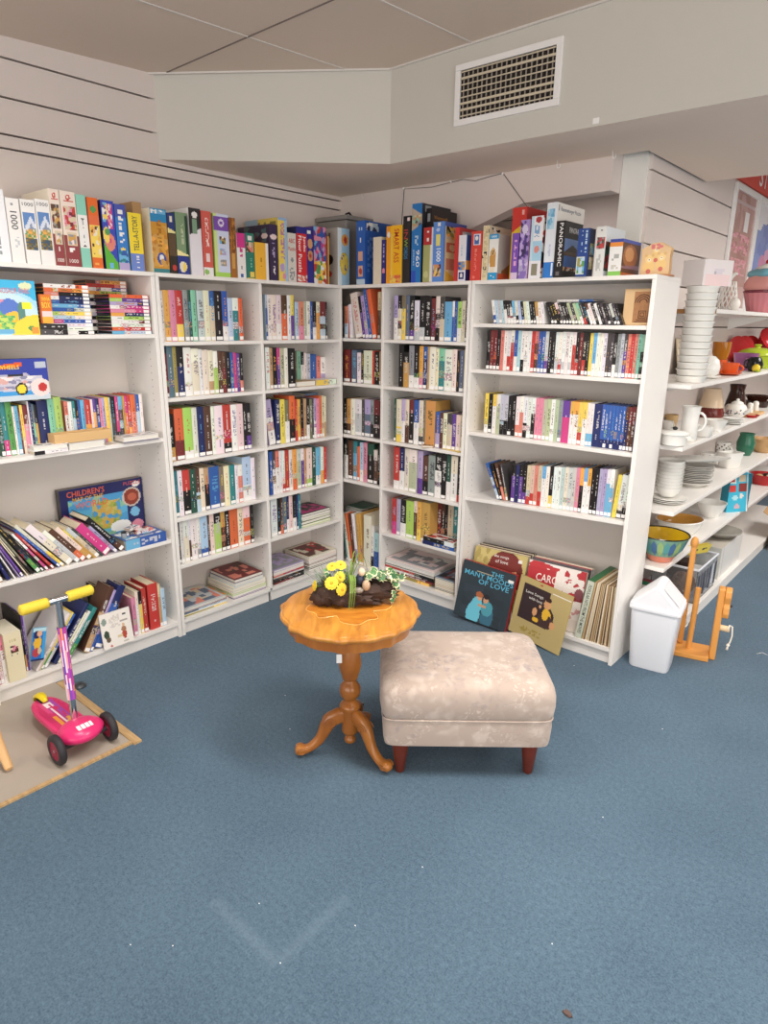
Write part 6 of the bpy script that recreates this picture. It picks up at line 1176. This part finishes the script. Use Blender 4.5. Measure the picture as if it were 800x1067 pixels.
for u,v,l in ((780,432,'white salt shaker nearest the teapot'),(786,430,'white pepper shaker beside the dark jug')): pot('shaker',l,'shaker',u,v,ZR2,[(0,0),(.02,0),(.024,.01),(.018,.05),(.02,.06),(.014,.074),(0,.078)],gw,grp='pair of white shakers')
pot('dish','shallow dark red dish in front of the white shakers','dish',783,438,ZR2,bowlp(.045,.018,.03),gr_)
p=spot(784,425,ZR2,.1)
for k,(dy,r,l) in enumerate(((0,.1,'wide dark brown baking dish under the smaller one'),(.0,.085,'smaller dark brown baking dish stacked on the wide one'))):
    o=MB().lathe(bowlp(r,.04,r*.7),36,cap=False).build('baking_dish',gdk,None,50,(p.x-.0,p.y+.1,ZR2+.0004+.041*k));tag(o,l,'baking dish')
t=thing('jug','tall dark brown jug at the far end of the teapot shelf','jug',(2.03,1.62,ZR2+.0004));MB().lathe([(0,0),(.05,0),(.065,.05),(.05,.12),(.042,.15),(.05,.19),(.044,.19),(.036,.15),(0,.1)],30,cap=False).build('body',gdk,t,50);handle(t,gdk,.05,.05,.16,-1.,.007,.04)
bd=bevel(BX(-.06,.06,-.15,.15,0,.016).build('chopping_board',lw2,None,False,(2.12,1.62,ZR2+.0004)),.004);tag(bd,'pale chopping board lying at the edge of the teapot shelf','board')
# plates and bowls
p=spot(690,522,ZR3,.08);p.x=2.1;p.y=max(p.y,.1)
z=ZR3+.0004
for k in range(3):
    o=MB().lathe([(0,0),(.05,0),(.086,.009),(.086,.012),(.05,.004),(0,.004)],36,cap=False).build('plate',gw,None,50,(p.x+.004*k,p.y,z));z+=.0085;tag(o,f'white side plate, {ordn(3-k)} from the top under the white bowl stack','plate','side plates under the bowls')
z+=.004
for k in range(9):
    o=MB().lathe([(0,0),(.032,0),(.034,.003),(.056,.022),(.064,.046),(.066,.05),(.063,.05),(.054,.024),(.03,.008),(0,.006)],36,cap=False).build('cereal_bowl',gw,None,50,(p.x-.003,p.y+.012,z));z+=.0172;tag(o,f'white bowl, {ordn(9-k)} from the top of the stack beside the film bookcase','bowl','stack of white bowls')
p=spot(721,505,ZR3,.11);z=ZR3+.0004
MBo=MB().lathe(bowlp(.105,.028,.06),40,cap=False).build('serving_plate',gw,None,50,(p.x,p.y,z));tag(MBo,'shallow white serving bowl at the foot of the plate pile','bowl');z+=.022
gp=G('plate_grey_rim','d9d6d0')
for k in range(10):
    o=MB().lathe([(0,0),(.06,0),(.1,.012),(.1015,.0145),(.098,.0145),(.06,.004),(0,.004)],40,cap=False).build('dinner_plate',gw if k%3 else gp,None,50,(p.x+.003*math.sin(k*2.2),p.y+.003*math.cos(k*1.7),z));z+=.0093;tag(o,f'white dinner plate, {ordn(10-k)} from the top of the pile under the oval platter','plate','pile of dinner plates')
pp=thing('platter','oval white platter with a thin green sprig rim, lying over the plate pile','platter',(p.x-.01,p.y+.005,z+.02),0,None,(R(3),R(-5),R(-58)));MB().lathe([(0,0),(.08,0),(.13,.016),(.133,.02),(.128,.02),(.08,.005),(0,.005)],48,cap=False).build('dish',gw,pp,50)
pp.scale=(1,1.45,1)
g=MB();rg=random.Random(3)
for i in range(26):
    a=2*PI*i/26;g.face([(.108*math.cos(a)+.005*math.cos(k*PI/3),.108*math.sin(a)+.003*math.sin(k*PI/3),.0155+.0005*0) for k in range(6)],pc('8a9078'))
g.build('sprig_pattern',M['print'],pp)
t=thing('baking_dish','deep rectangular white baking dish at the front of the plate shelf','baking dish',tuple(spot(759,487,ZR3,.06)),R(58));t.location.z=ZR3+.0004
def rdish(w,d,h,t_=.006):
    return MB().rings([sq(w*.8,d*.8,6,0,40),sq(w*.86,d*.86,6,.003,40),sq(w,d,6,h-.008,40),sq(w*1.08,d*1.08,6,h-.006,40),sq(w*1.08,d*1.08,6,h,40),sq(w-2*t_,d-2*t_,6,h,40),sq(w*.84-2*t_,d*.84-2*t_,6,.008,40)])
rdish(.13,.1,.1).build('body',gw,t,50)
for u,v,l,cs in ((748,474,'white cup with dark dots leaning over another cup',('2c2a33','2c2a33')),(737,484,'white cup with a dark scrolled pattern before the baking dish',('4a3f5a','5a5068'))):
    t=pot('patterned_cup',l,'cup',u,v,ZR3,cupp(.04,.065,.003,.75),gw);t.scale=(1.25,1.25,1.25);g=MB();rg=random.Random(u)
    for i in range(34):
        a=2*PI*i*.381;zq=.012+.045*(i/34);q=.0045;r=.0405
        g.face([(r*math.cos(a+q*math.cos(k*PI/4)/r),r*math.sin(a+q*math.cos(k*PI/4)/r),zq+q*math.sin(k*PI/4)) for k in range(8)],pc(rg.choice(cs)))
    g.build('dot_pattern',M['print'],t);handle(t,gw,.04,.015,.05,-.6)
    if v==474: t.location.z+=0.0;t.location.y+=.1
pot('vase','dark green pottery vase at the back of the plate shelf','vase',775,474,ZR3,[(0,0),(.04,0),(.056,.04),(.06,.09),(.046,.14),(.05,.155),(.045,.155),(0,.1)],G('green','2f6a52',.2,noise=.15,sc=30))
t=pot('basket_bowl','tan glass bowl with woven sides at the end of the plate shelf','bowl',795,472,ZR3,[(0,0),(.06,0),(.085,.04),(.095,.095),(.088,.1),(.08,.045),(.055,.01),(0,.01)],G('honey_glass','c8a070',.15,noise=.3,sc=25))
g=MB()
for k in range(5): r=.066+.0065*k;g.tube([(r*math.cos(a*PI/12),r*math.sin(a*PI/12),.012+.02*k) for a in range(25)],.003,5)
g.build('woven_bands',gtn,t,1)
# big bowls
t=pot('mixing_bowl','large painted bowl, yellow inside with green and blue bands','bowl',698,580,ZR4,[(0,.0),(.05,0),(.056,.004),(.062,.012),(.1,.05),(.1265,.098)],G('band_green','7fa890',.2),'outer_wall')
t.location.x=2.135;t.location.y=.14;t.scale=(1,1,1.4)
MB().lathe([(.1265,.098),(.131,.1005),(.128,.1035),(.122,.1)],48,cap=False).build('dark_rim',gbk,t,50)
MB().lathe([(.1235,.1),(.098,.054),(.058,.018),(0,.014)],48,cap=False).build('yellow_inside',G('yellow','d8b41e',.15,noise=.12,sc=8),t,1)
MB().lathe([(.0515,.0005),(.0585,.004),(.066,.0155),(.078,.0275)],48,cap=False).build('coral_foot',G('coral','dd8a70',.25),t,50)
g=MB()
wr_=lambda z:(.0796+(z-.03)*1.03 if z<.05 else .1002+(z-.05)*.552)+.0015
for i in range(24):
    a=2*PI*i/24;b=a+PI/24;f=lambda an,k:((wr_(.03+.064*k)*math.cos(an)),(wr_(.03+.064*k)*math.sin(an)),.03+.064*k)
    g.face([f(a,.0),f(b,.3),f(b,.7),f(a,1.),f(2*a-b,.7),f(2*a-b,.3)],pc(('4a6f9a','9ab87a','5a9a9a')[i%3]))
g.build('diamond_pattern',M['print'],t)
t=pot('oval_casserole','white oval casserole dish glazed tan inside','casserole',720,562,ZR4,[(0,0),(.07,0),(.075,.004),(.095,.05),(.1,.068),(.103,.07),(.098,.0735)],gw,'outer_wall',rz=R(60));t.location.x=2.05;t.scale=(1.4,1.1,1.15)
MB().lathe([(.098,.0735),(.092,.06),(.07,.016),(0,.012)],40,cap=False).build('tan_inside',G('toffee','c89444',.15),t,1)
pot('bowl','plain white round bowl behind the tan oval casserole','bowl',739,538,ZR4,bowlp(.09,.095,.045),gw)
fb=thing('blue_gift_pack','bright blue picture pack leaning before the red basket','box',tuple(spot(764,541,ZR4,.05)),R(55));fb.scale=(1.35,1.35,1.35);fb.location.z=ZR4+.0004
g=MB();g.grid((-.06,-.02,0),(.12,0,0),(0,.03,.19),16,24,PT(('B',0,1,'3fb0cc'),('R',.1,.45,.72,.86,'d8e0d8'),('R',.15,.4,.74,.84,'b83a34'),('R',.55,.9,.75,.9,'d8c0a0'),('R',.12,.45,.5,.66,'c84038'),('R',.55,.92,.52,.7,'8a3a34'),('E',.4,.35,.14,.07,'a8d8e0'),('E',.7,.4,.1,.06,'d8d0c8'),('E',.5,.14,.12,.06,'c8a8b0'),('R',.94,1,0,1,'w')));g.box(-.06,.06,-.019,.03,0,.185,pc('2f90a8'),'f');g.build('printed_pack',M['print'],fb)
rb=pot('basket','red wire basket of small trinkets on the big bowl shelf','basket',795,522,ZR4,[(0,0),(.07,0),(.1,.08),(.104,.08),(.074,-.002+.004),(0,.004)],gr_)
for k,(dx,dy,c,r) in enumerate(((-.03,-.02,gtn,.03),(.035,.01,gc,.03),(.0,.045,gdk,.03))): o=MB().ell((0,0,r*.8),(r,r*.9,r*.8),14,9).build('wooden_trinket',c,None,1,(rb.location.x+dx,rb.location.y+dy,ZR4+.03));tag(o,('round tan trinket in the red basket','cream trinket in the red basket','dark brown trinket at the back of the red basket')[k],'trinket','trinkets in the red basket')
yc_=thing('price_card','yellow shelf card with a dark printed motif, propped before the big bowl','card',(2.205,.36,ZR4+.001),R(64),None)
p=at(728,569,'x',2.212);yc_.location=(2.212,p.y,ZR4-.022+.0)
g=MB();g.grid((-.075,-.0005,-.03),(.15,0,0),(0,-.022,.056),18,8,PT(('B',0,1,'ecd65a'),('E',.25,.5,.12,.2,'4a4440'),('E',.25,.5,.06,.32,'5a5040'),('E',.66,.5,.1,.09,'4a4440'),('R',.74,.82,.5,.62,'4a4440')));g.box(-.075,.075,.001,.002,-.03,.026,pc('d8c450'));g.build('card_sheet',M['print'],yc_)
# base shelf goods
cr=thing('plastic_crate','clear plastic crate of oddments on the base shelf','crate',(2.1,.74,ZR5+.0004),R(0));cpm=mat('frosted_plastic','eef0f4',.12,trans=.93,ior=1.12);g=MB()
W_,D_2,H_2=.125,.19,.2
g.box(-W_,W_,-D_2,D_2,0,.005)
for a in ((-W_,-W_+.004,-D_2,D_2,.005,H_2),(W_-.004,W_,-D_2,D_2,.005,H_2),(-W_+.004,W_-.004,-D_2,-D_2+.004,.005,H_2),(-W_+.004,W_-.004,D_2-.004,D_2,.005,H_2)): g.box(*a)
g.build('tub',cpm,cr);g=MB();g.tube([(-W_,-D_2,H_2),(W_,-D_2,H_2),(W_,D_2,H_2),(-W_,D_2,H_2),(-W_,-D_2,H_2)],.007,8);g.build('rolled_rim',G('rim_white','e6e8f0',.2),cr,40)
g=MB();rg=random.Random(31)
for i in range(7): y=-.17+.055*i;g.box(W_+.0002,W_+.001,y,y+.03,.02+.02*(i%2),.16,pc(rg.choice(['2f3448','4a4a5a','c8ccd8'])))
g.build('printed_strips',M['print'],cr)
wk=thing('wicker_bundle','brown wicker ball inside the clear plastic crate','wicker ball',(2.13,.632,ZR5+.078));g=MB();rg=random.Random(17)
for i in range(40):
    n=Vector((rg.gauss(0,1),rg.gauss(0,1),rg.gauss(0,1))).normalized();u=n.orthogonal().normalized();v=n.cross(u);r=.062+rg.uniform(-.006,.006);g.tube([u*(r*math.cos(a*PI/8))+v*(r*math.sin(a*PI/8)) for a in range(17)],.0032,5)
g.build('woven_cane',mat('cane_brown','7d5636',.6,noise=.3,scale=60),wk,1)
for k,(x,y,w,h,l,c) in enumerate(((2.05,.79,.11,.16,'dark box of oddments in the crate behind the wicker ball','4a3a34'),(2.165,.8,.07,.13,'pale grey box in the clear crate','c8c4c0'))):
    o=bevel(BX(-w/2,w/2,-.05,.05,0,h).build('small_carton',mat('carton_'+str(k),c,.6,noise=.2,scale=30),None,False,(x,y,ZR5+.006),(0,0,R(10))),.002);tag(o,l,'box')
nt_=pbox('game_box','white box with green and red corner stripe, on edge behind the tall post','box',Fr('R',2.2),.19,.235,ZR5,.2,.16,[('B',0,1,'e8e6e2'),('E',.5,.5,.35,.12,'c0c4cc'),('B',.92,1,'2f7a58')],[('B',0,1,'e8e6e2'),('B',.9,1,'2f7a58'),('G',0,1,.6,.95,.5,'8a2a34'),('E',.5,.35,.2,.12,'b8bcc8')],'8a2a34')
o=pbox('storage_box','long white carton at the far end of the base shelf','box',Fr('R',2.215),1.05,1.55,ZR5,.2,.25,[('B',0,1,'dcdad6'),('R',.1,.12,0,1,'a8a49c')],'cfd0c8','c8c0b4');
t=thing('platter','grey glazed platter on the long white carton','platter',(2.12,1.32,ZR5+.2015));MB().lathe([(0,0),(.07,0),(.135,.04),(.138,.044),(.132,.046),(.07,.008),(0,.008)],44,cap=False).build('dish',G('stone_grey','a8a49a',.25,noise=.15,sc=20),t,50)
cb=thing('cardboard_box','brown cardboard box on the carpet beyond the base shelf','box',(2.42,2.3,.0),R(4));bm=mat('kraft_card','b8946a',.8,noise=.06,scale=8)
bevel(BX(-.16,.2,-.1,.3,0,.24).build('carton',bm,cb),.003);MB().rings([[(-.16,-.1,.2405),(-.16,.3,.2405),(-.23,.3,.28),(-.23,-.1,.28)],[(-.16,-.1,.2435),(-.16,.3,.2435),(-.23,.3,.283),(-.23,-.1,.283)]]).build('flap',bm,cb)
o=MB().ell((0,0,.05),(.11,.12,.06),20,12,fn=lambda p:1+.08*math.sin(9*p.x+7*p.y)).build('red_bag',mat('red_fabric','a03048',.7,noise=.3,scale=14),None,1,(2.38,2.32,.262));tag(o,'crumpled red cloth bag on the cardboard box','bag')
t=thing('floor_bowl','white dish with a dark base on the carpet behind the wooden stand','dish',(2.19,.36,.0));
MB().lathe([(0,.0),(.05,0),(.055,.012),(0,.012)],32,cap=False).build('dark_base',gbk,t,40)
MB().lathe([(0,.0125),(.05,.0125),(.09,.05),(.094,.055),(.09,.057),(.05,.018),(0,.018)],40,cap=False).build('dish',gw,t,50);t.location=(2.215,.30,0);t.scale=(.6,.9,1)
# framed posters and sign on the partition
def poster(label,y0,y1,z0,z1,art,letters=()):
    t=thing('framed_poster',label,'poster',(WX+.001,y0,z0),0,'framed posters on the slatted partition');W=y1-y0;Hh=z1-z0;g=MB();b_=.035
    for a in ((0,.02,0,b_,0,Hh),(0,.02,W-b_,W,0,Hh),(0,.02,b_,W-b_,0,b_),(0,.02,b_,W-b_,Hh-b_,Hh)): g.box(*a)
    bevel(g.build('frame',M['white'],t),.003)
    MB().grid((.008,b_,b_),(0,W-2*b_,0),(0,0,Hh-2*b_),40,70,PT(*art)).build('print_sheet',M['gloss'],t)
    for s,c,u0,u1,v,hh in letters: lettering(s,c,t,(.009,b_+(W-2*b_)*u0,b_+(Hh-2*b_)*v),(0,1,0),(0,0,1),(W-2*b_)*(u1-u0),(Hh-2*b_)*hh,'poster_lettering')
    return t
poster('white framed pink poster beside the bare slatted boards',1.44,2.0,1.68,2.43,[('B',0,1,'b88c84'),('X',0,1,0,1,'b88c84 b0867e c09a92 a87a70',6,9,1),('X',.1,.9,.48,.66,'d88a98 b88c84 e0a0a8 b07878',12,8,2),('X',.1,.9,.3,.44,'d88a98 b88c84 e0a0a8',12,7,3),('R',.55,.75,.68,.86,'f2eeee'),('R',0,1,.9,.93,'c8b0b0'),('B',0,.2,'c4a09a')])
poster('white framed poster with blue sky and a pink picture',2.01,2.75,1.68,2.43,[('B',0,1,'6f86c8'),('X',0,1,0,1,'6f86c8 7a90d0 8098d4',6,8,4),('E',.3,.95,.3,.12,'f0f0f4'),('E',.12,.85,.14,.1,'f0f0f4'),('E',.45,.45,.16,.1,'d88ab0'),('R',.43,.47,.2,.42,'a06a90'),('E',.6,.55,.1,.06,'e0a8c8')])
sg=thing('shop_sign','red shop sign with white letters above the framed posters','sign',(WX+.001,1.3,2.445));bevel(BX(0,.015,0,2.2,0,.235).build('sign_board',mat('sign_red','d8402f',.4),sg),.002)
MB().rings([[(.0155,.62,.236-.002),(.0155,1.5,.234),(.0155,1.5,.12),(.0155,.86,.12)],[(.0165,.62,.234),(.0165,1.5,.234),(.0165,1.5,.12),(.0165,.86,.12)]]).build('blue_patch',mat('sign_blue','3a3f9e',.4),sg)
lettering('ST','f4f2ee',sg,(.0168,.62,.03),(0,1,0),(0,0,1),.22,.12,'sign_lettering',.01)
finish_labels()
